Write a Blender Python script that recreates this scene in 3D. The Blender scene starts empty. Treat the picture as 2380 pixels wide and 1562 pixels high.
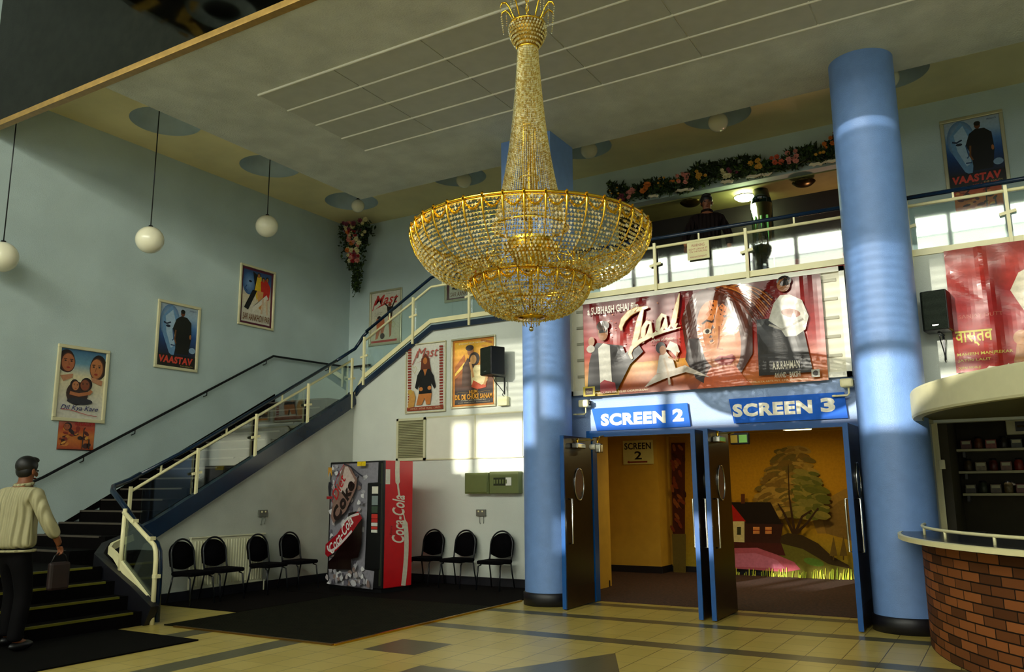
import bpy, bmesh, math, random
from math import sin, cos, pi, radians, sqrt, atan2
from mathutils import Vector, Matrix
import numpy as np
random.seed(7)
SC = bpy.context.scene
COL = SC.collection

# ------------------------------------------------------------------ camera
FPX = 1923.0
YAW, PITCH, ROLL, CAMH = radians(-30.69), radians(10.468), radians(-0.482), 1.45
def _rot():
    f = np.array([sin(YAW)*cos(PITCH), cos(YAW)*cos(PITCH), sin(PITCH)])
    r = np.array([cos(YAW), -sin(YAW), 0]); u = np.cross(r, f)
    c, s = cos(ROLL), sin(ROLL)
    return np.array([c*r+s*u, s*r-c*u, f])
RC = _rot()
cam_d = bpy.data.cameras.new('camera'); cam = bpy.data.objects.new('camera', cam_d); COL.objects.link(cam)
cam_d.sensor_fit = 'HORIZONTAL'; cam_d.sensor_width = 36.0; cam_d.lens = 36.0*FPX/2380
cam_d.clip_start = 0.05; cam_d.clip_end = 200
M = Matrix(((RC[0][0], -RC[1][0], -RC[2][0], 0), (RC[0][1], -RC[1][1], -RC[2][1], 0), (RC[0][2], -RC[1][2], -RC[2][2], CAMH), (0, 0, 0, 1)))
cam.matrix_world = M
SC.camera = cam
def P(px, py, ax, v):
    """point of the place seen at px,py on the plane axis=v"""
    d = np.array([px-1190, py-781, FPX]) @ RC
    t = (v-(0, 0, CAMH)[ax])/d[ax]
    return Vector((d[0]*t, d[1]*t, CAMH+d[2]*t))

# ------------------------------------------------------------------ light
def srgb(h):
    if isinstance(h, str):
        h = h.lstrip('#'); c = [int(h[i:i+2], 16)/255 for i in (0, 2, 4)]
    else: c = list(h)
    return tuple((x/12.92 if x <= 0.04045 else ((x+0.055)/1.055)**2.4) for x in c)
W = bpy.data.worlds.new('world'); SC.world = W; W.use_nodes = True
bg = W.node_tree.nodes['Background']; bg.inputs[0].default_value = (0.85, 0.92, 0.95, 1); bg.inputs[1].default_value = 3.0
SUN_D = Vector((0.25, 1.0, -0.20)).normalized()
sd = bpy.data.lights.new('sun', 'SUN'); sd.energy = 5.5; sd.angle = radians(0.6); sd.color = (1.0, 0.95, 0.80)
so = bpy.data.objects.new('sun', sd); COL.objects.link(so)
so.rotation_euler = (-SUN_D).to_track_quat('Z', 'Y').to_euler(); so.location = (-8, -20, 12)
vs = SC.view_settings; vs.view_transform = 'Standard'; vs.look = 'None'; vs.gamma = 1.0; vs.use_curve_mapping = False
vs.exposure = 0.25
SC.cycles.max_bounces = 6; SC.cycles.diffuse_bounces = 4; SC.cycles.glossy_bounces = 3; SC.cycles.transparent_max_bounces = 16

# ------------------------------------------------------------------ materials
_m = {}
def mat(name, color=None, rough=0.6, metal=0.0, noise=0.0, nscale=6.0, bump=0.0, bscale=60.0, emit=None, estr=0.0, coat=0.0, spec=0.5, color2=None, obj=True):
    if name in _m: return _m[name]
    if color and rough > 0.6 and max(srgb(color)) < 0.02: spec = min(spec, 0.08)
    m = bpy.data.materials.new(name); m.use_nodes = True; nt = m.node_tree
    b = nt.nodes['Principled BSDF']
    c = srgb(color) if color is not None else (0.5, 0.5, 0.5)
    b.inputs['Base Color'].default_value = (*c, 1); b.inputs['Roughness'].default_value = rough
    b.inputs['Metallic'].default_value = metal; b.inputs['Coat Weight'].default_value = coat
    b.inputs['Specular IOR Level'].default_value = spec
    tc = nt.nodes.new('ShaderNodeTexCoord')
    if noise > 0 or color2:
        n = nt.nodes.new('ShaderNodeTexNoise'); n.inputs['Scale'].default_value = nscale; n.inputs['Detail'].default_value = 5
        nt.links.new(tc.outputs['Object'], n.inputs['Vector'])
        r = nt.nodes.new('ShaderNodeValToRGB')
        if color2: c2 = srgb(color2); lo, hi = c, c2
        else: lo = tuple(x*(1-noise) for x in c); hi = tuple(min(1, x*(1+noise)) for x in c)
        r.color_ramp.elements[0].position = 0.35; r.color_ramp.elements[1].position = 0.65
        r.color_ramp.elements[0].color = (*lo, 1); r.color_ramp.elements[1].color = (*hi, 1)
        nt.links.new(n.outputs['Fac'], r.inputs['Fac']); nt.links.new(r.outputs['Color'], b.inputs['Base Color'])
    if bump > 0:
        n2 = nt.nodes.new('ShaderNodeTexNoise'); n2.inputs['Scale'].default_value = bscale; n2.inputs['Detail'].default_value = 4
        nt.links.new(tc.outputs['Object'], n2.inputs['Vector'])
        bp = nt.nodes.new('ShaderNodeBump'); bp.inputs['Strength'].default_value = bump; bp.inputs['Distance'].default_value = 0.02
        nt.links.new(n2.outputs['Fac'], bp.inputs['Height']); nt.links.new(bp.outputs['Normal'], b.inputs['Normal'])
    if emit is not None:
        b.inputs['Emission Color'].default_value = (*srgb(emit), 1); b.inputs['Emission Strength'].default_value = estr
    _m[name] = m
    return m
def print_mat(name, rough=0.4, spec=0.5, coat=0.0, lo=0.65, hi=1.1):
    """paper or vinyl that takes the printed colours of the mesh"""
    if name in _m: return _m[name]
    m = bpy.data.materials.new(name); m.use_nodes = True; nt = m.node_tree; b = nt.nodes['Principled BSDF']
    a = nt.nodes.new('ShaderNodeVertexColor'); a.layer_name = 'print'
    n = nt.nodes.new('ShaderNodeTexNoise'); n.inputs['Scale'].default_value = 25; n.inputs['Detail'].default_value = 6
    tc = nt.nodes.new('ShaderNodeTexCoord'); nt.links.new(tc.outputs['Object'], n.inputs['Vector'])
    mr = nt.nodes.new('ShaderNodeMapRange'); mr.inputs['To Min'].default_value = lo; mr.inputs['To Max'].default_value = hi
    nt.links.new(n.outputs['Fac'], mr.inputs['Value'])
    mx = nt.nodes.new('ShaderNodeVectorMath'); mx.operation = 'SCALE'
    nt.links.new(a.outputs['Color'], mx.inputs[0]); nt.links.new(mr.outputs['Result'], mx.inputs['Scale'])
    nt.links.new(mx.outputs['Vector'], b.inputs['Base Color'])
    b.inputs['Roughness'].default_value = rough; b.inputs['Specular IOR Level'].default_value = spec; b.inputs['Coat Weight'].default_value = coat
    b.inputs['Coat Roughness'].default_value = 0.08
    _m[name] = m
    return m
def glass_mat(name, refl=0.2, tint=(0.9, 0.97, 0.95), rough=0.03):
    if name in _m: return _m[name]
    m = bpy.data.materials.new(name); m.use_nodes = True; nt = m.node_tree; nt.nodes.clear()
    o = nt.nodes.new('ShaderNodeOutputMaterial'); t = nt.nodes.new('ShaderNodeBsdfTransparent'); g = nt.nodes.new('ShaderNodeBsdfGlossy')
    t.inputs['Color'].default_value = (*tint, 1); g.inputs['Roughness'].default_value = rough; g.inputs['Color'].default_value = (1, 1, 1, 1)
    fr = nt.nodes.new('ShaderNodeLayerWeight'); fr.inputs['Blend'].default_value = 0.25
    mr = nt.nodes.new('ShaderNodeMapRange'); mr.inputs['To Min'].default_value = refl; mr.inputs['To Max'].default_value = 0.9
    nt.links.new(fr.outputs['Fresnel'], mr.inputs['Value'])
    x = nt.nodes.new('ShaderNodeMixShader'); nt.links.new(mr.outputs['Result'], x.inputs['Fac'])
    nt.links.new(t.outputs[0], x.inputs[1]); nt.links.new(g.outputs[0], x.inputs[2]); nt.links.new(x.outputs[0], o.inputs['Surface'])
    _m[name] = m
    return m

WALL = mat('pale_blue_wall_paint', '#b6c7c6', 0.75, noise=0.05, nscale=1.5, bump=0.25, bscale=90)
WHITE_WALL = mat('white_wall_paint', '#d3d8ce', 0.75, noise=0.04, nscale=1.5, bump=0.2, bscale=90)
SOFFIT = mat('grey_ceiling_paint', '#c9cbbc', 0.7, noise=0.10, nscale=2.5, bump=0.6, bscale=45)
TILE_C = mat('smooth_ceiling_panel', '#b4b5a6', 0.7, noise=0.04)
TROUGH = mat('beige_ceiling_paint', '#ecdfa8', 0.7, noise=0.07, nscale=1.3, bump=0.2)
RECESS = mat('blue_grey_recess_paint', '#b4c6cc', 0.6, noise=0.05)
COLB = mat('column_blue_paint', '#6f92cc', 0.38, noise=0.04, nscale=8, bump=0.25, bscale=120)
WALLB = mat('wall_blue_paint', '#86a0cc', 0.45, noise=0.05, nscale=4, bump=0.2, bscale=120)
SKIRT = mat('black_skirting', '#101018', 0.45, noise=0.2)
FRAMEB = mat('gloss_blue_frame', '#0a4f96', 0.25, noise=0.08)
NAVY = mat('navy_gloss_paint', '#0a2038', 0.25, noise=0.1)
CREAM = mat('cream_metal_paint', '#eee6b4', 0.35, noise=0.03)
DOORW = mat('dark_brown_door_veneer', '#1d1209', 0.28, noise=0.4, nscale=12)
BLACK = mat('black_plastic', '#0c0c0e', 0.4, noise=0.2)
BLACKC = mat('black_fabric', '#060508', 0.9, noise=0.3, nscale=80, bump=0.4, bscale=300)
TUBE = mat('black_steel_tube', '#14161a', 0.3, metal=0.3, noise=0.1)
CHROME = mat('brushed_chrome', '#c8c8c0', 0.2, metal=1.0, noise=0.05)
BRASS = mat('brass_edge', '#d8a936', 0.25, metal=1.0, noise=0.1)
GOLD = mat('polished_gold', '#e6b93a', 0.22, metal=1.0, noise=0.06)
ALU = mat('aluminium_poster_frame', '#bdb99a', 0.35, metal=0.55, noise=0.05)
PAPER = print_mat('printed_paper', 0.35)
VINYL = print_mat('printed_vinyl', 0.3, 0.3, 0.12, 0.45, 0.8)
GLASS = glass_mat('railing_glass', 0.03)
YWALL = mat('ochre_corridor_paint', '#c79a2e', 0.75, noise=0.05)
CARPET = mat('dark_brown_carpet', '#3e2218', 0.95, noise=0.5, nscale=30, bump=0.5, bscale=300)
MURAL = print_mat('mural_paint', 0.8, 0.2)
def crystal_mat():
    m = bpy.data.materials.new('crystal_bead'); m.use_nodes = True; nt = m.node_tree; b = nt.nodes['Principled BSDF']
    b.inputs['Roughness'].default_value = 0.12; b.inputs['Metallic'].default_value = 0.75
    g = nt.nodes.new('ShaderNodeNewGeometry'); r = nt.nodes.new('ShaderNodeValToRGB')
    e = r.color_ramp.elements; e[0].position = 0; e[0].color = (*srgb('#c4a650'), 1); e[1].position = 1; e[1].color = (*srgb('#fffbe6'), 1)
    q = e.new(0.5); q.color = (*srgb('#ece0a8'), 1)
    nt.links.new(g.outputs['Random Per Island'], r.inputs['Fac']); nt.links.new(r.outputs['Color'], b.inputs['Base Color'])
    return m
CRYSTAL = crystal_mat()

# ------------------------------------------------------------------ mesh builder
class MB:
    def __init__(s): s.v = []; s.f = []; s.sm = []; s.c = []; s.uv = None
    def add(s, vs_, fs, smooth=False):
        o = len(s.v); s.v += [tuple(v) for v in vs_]; s.f += [tuple(i+o for i in f) for f in fs]; s.sm += [smooth]*len(fs); return s
    def box(s, x0, x1, y0, y1, z0, z1):
        v = [(x, y, z) for z in (z0, z1) for y in (y0, y1) for x in (x0, x1)]
        return s.add(v, [(0, 2, 3, 1), (4, 5, 7, 6), (0, 1, 5, 4), (2, 6, 7, 3), (0, 4, 6, 2), (1, 3, 7, 5)])
    def bevbox(s, x0, x1, y0, y1, z0, z1, b=0.01):
        bm = bmesh.new(); bmesh.ops.create_cube(bm, size=1)
        for v in bm.verts: v.co = Vector(((x0+x1)/2+v.co.x*(x1-x0), (y0+y1)/2+v.co.y*(y1-y0), (z0+z1)/2+v.co.z*(z1-z0)))
        bmesh.ops.bevel(bm, geom=bm.edges[:], offset=b, segments=2, affect='EDGES', profile=0.5)
        return s.bm(bm)
    def bm(s, bm, smooth=False):
        bm.verts.index_update(); s.add([v.co[:] for v in bm.verts], [[v.index for v in f.verts] for f in bm.faces], smooth); bm.free(); return s
    def beam(s, a, b, w, h, up=(0, 0, 1)):
        """rectangular bar from a to b, width w sideways, height h along up"""
        a = Vector(a); b = Vector(b); d = (b-a).normalized(); up = Vector(up)
        if abs(d.dot(up)) > 0.99: up = Vector((0, 1, 0))
        x = d.cross(up).normalized(); u = x.cross(d).normalized()
        v = [p+x*sx*w/2+u*su*h/2 for p in (a, b) for su in (-1, 1) for sx in (-1, 1)]
        return s.add(v, [(0, 1, 3, 2), (4, 6, 7, 5), (0, 4, 5, 1), (2, 3, 7, 6), (0, 2, 6, 4), (1, 5, 7, 3)])
    def tube(s, pts, r, seg=10, cap=True):
        pts = [Vector(p) for p in pts]; n = len(pts); rr = r if isinstance(r, (list, tuple)) else [r]*n
        vs_, fs = [], []; prev = None
        for i, p in enumerate(pts):
            t = (pts[min(i+1, n-1)]-pts[max(i-1, 0)]).normalized()
            if prev is None:
                a = Vector((0, 0, 1)) if abs(t.z) < 0.9 else Vector((1, 0, 0)); x = t.cross(a).normalized()
            else: x = (prev-t*prev.dot(t)).normalized()
            prev = x; y = t.cross(x)
            for k in range(seg): vs_.append(p+(x*cos(2*pi*k/seg)+y*sin(2*pi*k/seg))*rr[i])
        for i in range(n-1):
            for k in range(seg):
                a = i*seg+k; b = i*seg+(k+1) % seg; fs.append((a, b, b+seg, a+seg))
        if cap: fs.append(tuple(range(seg))[::-1]); fs.append(tuple(range((n-1)*seg, n*seg)))
        return s.add(vs_, fs, True)
    def ribbon(s, pts, w, h, up=(0, 0, 1)):
        """rectangular section swept along a path"""
        pts = [Vector(p) for p in pts]; n = len(pts); up = Vector(up); vs_ = []; fs = []
        for i, p in enumerate(pts):
            t = (pts[min(i+1, n-1)]-pts[max(i-1, 0)]).normalized(); x = t.cross(up).normalized(); u = x.cross(t)
            for a, b in ((-1, -1), (1, -1), (1, 1), (-1, 1)): vs_.append(p+x*a*w/2+u*b*h/2)
        for i in range(n-1):
            for k in range(4):
                a = i*4+k; b = i*4+(k+1) % 4; fs.append((a, b, b+4, a+4))
        fs.append((3, 2, 1, 0)); fs.append(tuple((n-1)*4+k for k in range(4)))
        return s.add(vs_, fs)
    def lathe(s, prof, c=(0, 0, 0), seg=32, smooth=True, a0=0.0, a1=2*pi):
        full = abs(a1-a0-2*pi) < 1e-6; m = seg if full else seg+1; vs_ = []; fs = []
        for r, z in prof:
            for k in range(m):
                a = a0+(a1-a0)*k/seg; vs_.append((c[0]+r*cos(a), c[1]+r*sin(a), c[2]+z))
        for i in range(len(prof)-1):
            for k in range(seg):
                a = i*m+k; b = i*m+((k+1) % m if full else k+1); fs.append((a, b, b+m, a+m))
        return s.add(vs_, fs, smooth)
    def ball(s, c, r, seg=16, rings=10, sc=(1, 1, 1)):
        vs_ = [(c[0], c[1], c[2]-r*sc[2])]; fs = []
        for i in range(1, rings):
            t = pi*i/rings
            for k in range(seg): vs_.append((c[0]+r*sc[0]*sin(t)*cos(2*pi*k/seg), c[1]+r*sc[1]*sin(t)*sin(2*pi*k/seg), c[2]-r*sc[2]*cos(t)))
        vs_.append((c[0], c[1], c[2]+r*sc[2])); last = len(vs_)-1
        for k in range(seg): fs.append((0, 1+(k+1) % seg, 1+k)); fs.append((last, last-seg+k, last-seg+(k+1) % seg))
        for i in range(rings-2):
            for k in range(seg):
                a = 1+i*seg+k; b = 1+i*seg+(k+1) % seg; fs.append((a, b, b+seg, a+seg))
        return s.add(vs_, fs, True)
    def octa(s, c, r, h=None):
        h = h or r; x, y, z = c
        return s.add([(x+r, y, z), (x, y+r, z), (x-r, y, z), (x, y-r, z), (x, y, z+h), (x, y, z-h)],
                     [(0, 1, 4), (1, 2, 4), (2, 3, 4), (3, 0, 4), (1, 0, 5), (2, 1, 5), (3, 2, 5), (0, 3, 5)])
    def prism(s, pts, y0, y1):
        """outline in x,z extruded between y0 and y1"""
        n = len(pts); v = [(p[0], y0, p[1]) for p in pts]+[(p[0], y1, p[1]) for p in pts]
        return s.add(v, [tuple(range(n)), tuple(range(2*n-1, n-1, -1))]+[(i, i+n, (i+1) % n+n, (i+1) % n) for i in range(n)])
    def prism_w(s, pts, off):
        """outline of world points extruded by the vector off"""
        n = len(pts); off = Vector(off); v = [Vector(p) for p in pts]+[Vector(p)+off for p in pts]
        return s.add(v, [tuple(range(n)), tuple(range(2*n-1, n-1, -1))]+[(i, i+n, (i+1) % n+n, (i+1) % n) for i in range(n)])
    def build(s, name, m, parent=None, world=False, fix=True):
        me = bpy.data.meshes.new(name); vv = s.v
        ob = bpy.data.objects.new(name, me)
        if parent is not None:
            ob.parent = parent
            if world:
                inv = world_of(parent).inverted(); vv = [tuple(inv @ Vector(v)) for v in vv]
        me.from_pydata(vv, [], s.f)
        me.polygons.foreach_set('use_smooth', s.sm)
        me.update()
        if fix:
            b = bmesh.new(); b.from_mesh(me); bmesh.ops.recalc_face_normals(b, faces=b.faces); b.to_mesh(me); b.free()
        for q in (m if isinstance(m, (list, tuple)) else [m]): me.materials.append(q)
        COL.objects.link(ob)
        if parent is None or True: recenter(ob)
        return ob
def world_of(o):
    mw = Matrix.Translation(o.location) @ o.rotation_euler.to_matrix().to_4x4()
    return (world_of(o.parent) @ mw) if o.parent else mw
def recenter(ob):
    me = ob.data; n = len(me.vertices)
    if not n: return
    co = np.empty(n*3); me.vertices.foreach_get('co', co); co = co.reshape(-1, 3)
    c = np.array([(co[:, 0].min()+co[:, 0].max())/2, (co[:, 1].min()+co[:, 1].max())/2, co[:, 2].min()])
    co -= c; me.vertices.foreach_set('co', co.ravel()); me.update()
    ob.location = tuple(float(x) for x in c)
def tag(o, label=None, cat=None, group=None, kind=None):
    if label: o['label'] = label
    if cat: o['category'] = cat
    if group: o['group'] = group
    if kind: o['kind'] = kind
    return o
def thing(name, label, cat, loc=(0, 0, 0), rz=0.0, group=None, kind=None):
    o = bpy.data.objects.new(name, None); COL.objects.link(o); o.location = loc; o.rotation_euler = (0, 0, rz)
    o.empty_display_size = 0.1
    return tag(o, label, cat, group, kind)
def struct(name, mb, m, parent=None): return tag(mb.build(name, m, parent, world=True), kind='structure')
def dup(root, loc, rz=None, label=None, group=None):
    def cp(o, par):
        c = o.copy(); COL.objects.link(c); c.parent = par
        for ch in [x for x in bpy.data.objects if x.parent == o]: cp(ch, c)
        return c
    kids = {}
    c = cp(root, None); c.location = loc
    if rz is not None: c.rotation_euler = (0, 0, rz)
    if label: c['label'] = label
    if group: c['group'] = group
    return c

# ------------------------------------------------------------------ printed art (flat prints with colours of their own)
_txt = {}
def text_geo(body, bold=0.0, shear=0.0):
    k = (body, bold, shear)
    if k in _txt: return _txt[k]
    cu = bpy.data.curves.new('t', 'FONT'); cu.body = body; cu.size = 1; cu.offset = bold; cu.shear = shear; cu.resolution_u = 3; cu.space_character = 1+bold*2.2
    ob = bpy.data.objects.new('t', cu); COL.objects.link(ob)
    dg = bpy.context.evaluated_depsgraph_get(); dg.update()
    me = bpy.data.meshes.new_from_object(ob.evaluated_get(dg))
    v = [(p.co.x, p.co.y) for p in me.vertices]; f = [tuple(p.vertices) for p in me.polygons]
    bpy.data.objects.remove(ob); bpy.data.curves.remove(cu); bpy.data.meshes.remove(me)
    _txt[k] = (v, f); return _txt[k]
class Art:
    """2D print; coordinates given in 0..1 (u right, v up) of a w by h sheet, or straight in metres"""
    def __init__(s, w=1.0, h=1.0, u0=0.0, v0=0.0): s.w = w; s.h = h; s.u0 = u0; s.v0 = v0; s.v = []; s.f = []; s.c = []; s.k = 0; s.step = 0.0005
    def _add(s, pts, faces, cols):
        o = len(s.v); y = -s.step*s.k; s.k += 1
        s.v += [(s.u0+p[0]*s.w, y, s.v0+p[1]*s.h) for p in pts]
        for i, f in enumerate(faces):
            s.f.append(tuple(j+o for j in f)); s.c.append([cols[j] if len(cols) == len(pts) else cols[0] for j in f])
    def poly(s, pts, col):
        bm = bmesh.new(); vv = [bm.verts.new((p[0], p[1], 0)) for p in pts]
        try: bm.faces.new(vv)
        except Exception: bm.free(); return s
        bmesh.ops.triangulate(bm, faces=bm.faces[:], ngon_method='EAR_CLIP'); bm.verts.index_update()
        s._add([(v.co.x, v.co.y) for v in bm.verts], [tuple(v.index for v in f.verts) for f in bm.faces], [srgb(col)]); bm.free(); return s
    def rect(s, u0, v0, u1, v1, col): return s.poly([(u0, v0), (u1, v0), (u1, v1), (u0, v1)], col)
    def grad(s, u0, v0, u1, v1, cols, n=None, horiz=False):
        """colours from bottom to top (or left to right)"""
        m = len(cols); pts = []; fs = []; cc = []
        for i, c in enumerate(cols):
            t = i/(m-1)
            if horiz: pts += [(u0+(u1-u0)*t, v0), (u0+(u1-u0)*t, v1)]
            else: pts += [(u0, v0+(v1-v0)*t), (u1, v0+(v1-v0)*t)]
            cc += [srgb(c)]*2
        for i in range(m-1): fs.append((2*i, 2*i+1, 2*i+3, 2*i+2))
        s._add(pts, fs, cc); return s
    def ell(s, cx, cy, rx, ry, col, n=20, rot=0.0, col2=None):
        pts = [(cx+rx*cos(a)*cos(rot)-ry*sin(a)*sin(rot), cy+rx*cos(a)*sin(rot)+ry*sin(a)*cos(rot)) for a in [2*pi*i/n for i in range(n)]]
        if col2:
            s._add([(cx, cy)]+pts, [(0, i+1, (i+1) % n+1) for i in range(n)], [srgb(col)]+[srgb(col2)]*n)
        else: s._add(pts, [tuple(range(n))], [srgb(col)])
        return s
    def line(s, pts, wd, col):
        """stroke; wd number or list, in units of the sheet height"""
        n = len(pts); wd = wd if isinstance(wd, (list, tuple)) else [wd]*n; asp = s.h/s.w; L = []; R = []
        for i, p in enumerate(pts):
            a = pts[max(i-1, 0)]; b = pts[min(i+1, n-1)]; dx = (b[0]-a[0])*s.w; dy = (b[1]-a[1])*s.h; d = math.hypot(dx, dy) or 1
            nx, ny = -dy/d*wd[i]*s.h/2, dx/d*wd[i]*s.h/2
            L.append((p[0]+nx/s.w, p[1]+ny/s.h)); R.append((p[0]-nx/s.w, p[1]-ny/s.h))
        s._add(L+R, [(i, i+1, n+i+1, n+i) for i in range(n-1)], [srgb(col)]); return s
    def text(s, body, u0, v0, u1, v1, col, bold=0.0, shear=0.0, rot=0.0):
        """fit the words in the box; with rot the box is turned about its centre"""
        v, f = text_geo(body, bold, shear)
        if not v: return s
        xs = [p[0] for p in v]; ys = [p[1] for p in v]; x0, x1, y0, y1 = min(xs), max(xs), min(ys), max(ys)
        W_, H_ = (u1-u0)*s.w, (v1-v0)*s.h; cx, cy = (u0+u1)/2*s.w, (v0+v1)/2*s.h; out = []
        for x, y in v:
            a = (x-x0)/(x1-x0)*W_-W_/2; b = (y-y0)/(y1-y0)*H_-H_/2
            out.append(((cx+a*cos(rot)-b*sin(rot))/s.w, (cy+a*sin(rot)+b*cos(rot))/s.h))
        s._add(out, f, [srgb(col)]); return s
    def curve(s, p0, p1, p2, p3, wd, col, n=14):
        q = []
        for i in range(n+1):
            t = i/n; q.append(tuple((1-t)**3*a+3*(1-t)**2*t*b+3*(1-t)*t*t*c+t**3*d for a, b, c, d in zip(p0, p1, p2, p3)))
        return s.line(q, wd, col)
    def build(s, name, m, parent, loc=(0, 0, 0), warp=None, maxe=0.08):
        me = bpy.data.meshes.new(name); me.from_pydata(s.v, [], s.f); me.update()
        at = me.color_attributes.new('print', 'FLOAT_COLOR', 'CORNER')
        flat = []
        for c in s.c:
            for x in c: flat += [x[0], x[1], x[2], 1.0]
        at.data.foreach_set('color', flat)
        if warp:
            bm = bmesh.new(); bm.from_mesh(me); bmesh.ops.triangulate(bm, faces=bm.faces[:])
            for _ in range(8):
                es = [e for e in bm.edges if e.calc_length() > maxe]
                if not es: break
                bmesh.ops.subdivide_edges(bm, edges=es, cuts=1, use_grid_fill=True)
                bmesh.ops.triangulate(bm, faces=[f for f in bm.faces if len(f.verts) > 3])
            for v in bm.verts: v.co.y += warp(v.co.x, v.co.z)
            bm.to_mesh(me); bm.free()
        me.materials.append(m); ob = bpy.data.objects.new(name, me); COL.objects.link(ob); ob.parent = parent; ob.location = loc
        return ob

# ================================================================== THE ROOM
XL, YB, XS, YS, YD = -11.4, 12.65, -9.75, 11.0, 10.15
ZC, ZT, ZDK = 6.25, 6.87, 3.98
XR, YF, ZH = 4.5, -3.5, 9.2
YM = 5.43

def floor_mat():
    m = bpy.data.materials.new('floor_tiles'); m.use_nodes = True; nt = m.node_tree; b = nt.nodes['Principled BSDF']; N = nt.nodes.new; L = nt.links.new
    tc = N('ShaderNodeNewGeometry'); sep = N('ShaderNodeSeparateXYZ'); L(tc.outputs['Position'], sep.inputs[0])
    def mth(op, a, b_=None, c=None):
        n = N('ShaderNodeMath'); n.operation = op
        for i, q in enumerate((a, b_, c)):
            if q is None: continue
            if isinstance(q, (int, float)): n.inputs[i].default_value = q
            else: L(q, n.inputs[i])
        return n.outputs[0]
    X, Y = sep.outputs['X'], sep.outputs['Y']
    def within(v, a, b_): return mth('MULTIPLY', mth('GREATER_THAN', v, a), mth('LESS_THAN', v, b_))
    def joint(v, off, p, w): return mth('LESS_THAN', mth('PINGPONG', mth('SUBTRACT', v, off), p/2), w)
    jx = joint(X, -2.9, 0.3, 0.0035); jy = joint(Y, 6.22, 0.3, 0.0035)
    jn = mth('MAXIMUM', jx, mth('MULTIPLY', jy, 0.6))
    st = mth('MAXIMUM', within(Y, 7.58, 7.82), mth('MAXIMUM', within(Y, 8.84, 9.06), within(Y, 9.86, 10.08)))
    st = mth('MULTIPLY', st, mth('GREATER_THAN', X, -5.66))
    ys = mth('MULTIPLY', within(X, -6.38, -6.08), mth('LESS_THAN', Y, 6.22))
    ys2 = mth('MULTIPLY', within(X, -7.66, -7.36), mth('LESS_THAN', Y, 6.22))
    sq = mth('MULTIPLY', within(X, -5.33, -4.73), within(Y, 6.22, 6.82))
    sq2 = mth('MULTIPLY', within(X, -4.42, -3.82), within(Y, 5.3, 5.9))
    star = mth('MULTIPLY', mth('LESS_THAN', mth('ADD', Y, mth('MULTIPLY', mth('ABSOLUTE', mth('ADD', X, 3.2)), 2.02)), 7.15), mth('GREATER_THAN', Y, 5.0))
    dark = st
    for q in (ys, ys2, sq, sq2, star): dark = mth('MAXIMUM', dark, q)
    vr = N('ShaderNodeTexNoise'); vr.inputs['Scale'].default_value = 2.2; vr.inputs['Detail'].default_value = 6
    sn = N('ShaderNodeVectorMath'); sn.operation = 'SNAP'; sn.inputs[1].default_value = (0.3, 0.3, 1); ad = N('ShaderNodeVectorMath'); ad.operation = 'ADD'; ad.inputs[1].default_value = (2.9, -6.22, 0)
    L(tc.outputs['Position'], ad.inputs[0]); L(ad.outputs[0], sn.inputs[0])
    wn = N('ShaderNodeTexWhiteNoise'); L(sn.outputs[0], wn.inputs['Vector']); L(tc.outputs['Position'], vr.inputs['Vector'])
    f1 = mth('ADD', mth('MULTIPLY', wn.outputs['Value'], 0.5), mth('MULTIPLY', vr.outputs['Fac'], 0.5))
    c1 = N('ShaderNodeMix'); c1.data_type = 'RGBA'; L(f1, c1.inputs['Factor']); c1.inputs['A'].default_value = (*srgb('#b5a04c'), 1); c1.inputs['B'].default_value = (*srgb('#c9b565'), 1)
    c2 = N('ShaderNodeMix'); c2.data_type = 'RGBA'; L(dark, c2.inputs['Factor']); L(c1.outputs['Result'], c2.inputs['A']); c2.inputs['B'].default_value = (*srgb('#5d5a40'), 1)
    c3 = N('ShaderNodeMix'); c3.data_type = 'RGBA'; L(jn, c3.inputs['Factor']); L(c2.outputs['Result'], c3.inputs['A']); c3.inputs['B'].default_value = (*srgb('#4a3f20'), 1)
    L(c3.outputs['Result'], b.inputs['Base Color']); b.inputs['Roughness'].default_value = 0.28
    bp = N('ShaderNodeBump'); bp.inputs['Strength'].default_value = 0.15; bp.inputs['Distance'].default_value = 0.005; L(mth('SUBTRACT', 1.0, jn), bp.inputs['Height']); L(bp.outputs['Normal'], b.inputs['Normal'])
    return m
struct('floor', MB().box(XL-0.3, XR+0.3, YF-0.3, 16.0, -0.2, 0.0), floor_mat())
# left wall, upper back wall
struct('wall_left', MB().box(XL-0.2, XL, YF, YB+0.2, 0, ZH), WALL)
mb = MB()
OX0, OX1, OZ1 = -5.45, -1.55, 6.22                     # opening behind the balcony
mb.box(XL, -6.6, YB, YB+0.2, 0, 2.5).box(XL, OX0, YB, YB+0.2, 2.5, ZH).box(OX1, XR, YB, YB+0.2, 2.6, ZH).box(OX0, OX1, YB, YB+0.2, OZ1, ZH)
struct('wall_back', mb, WALL)
# walls under the stair and balcony
mb = MB(); pts = [P(359, 1246, 0, XS), P(590, 1112, 0, XS), P(831, 940, 0, XS)]
ylow, yhi = 7.15, YS
zlow = 0.86; zs = 0.534
mb.prism_w([(XS, ylow-0.35, 0), (XS, YS, 0), (XS, YS, zlow+zs*(YS-ylow)), (XS, ylow, zlow)], (-0.12, 0, 0))
struct('wall_stair', mb, mat('grey_white_wall_paint', '#b7bbb0', 0.75, noise=0.07, nscale=2, bump=0.25, bscale=90))  # white paint greyed, with this side's shade put into the colour
mb = MB()
mb.prism([(XS-0.12, 0), (-5.6, 0), (-5.6, 4.12), (-8.05, 4.12), (-9.62, 3.2), (XS-0.12, 2.9)], YS, YS+0.12)
struct('wall_lower', mb, WHITE_WALL)
struct('wall_side', MB().box(-5.62, -5.5, YD, YS, 0, 4.1), WALLB)
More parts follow.
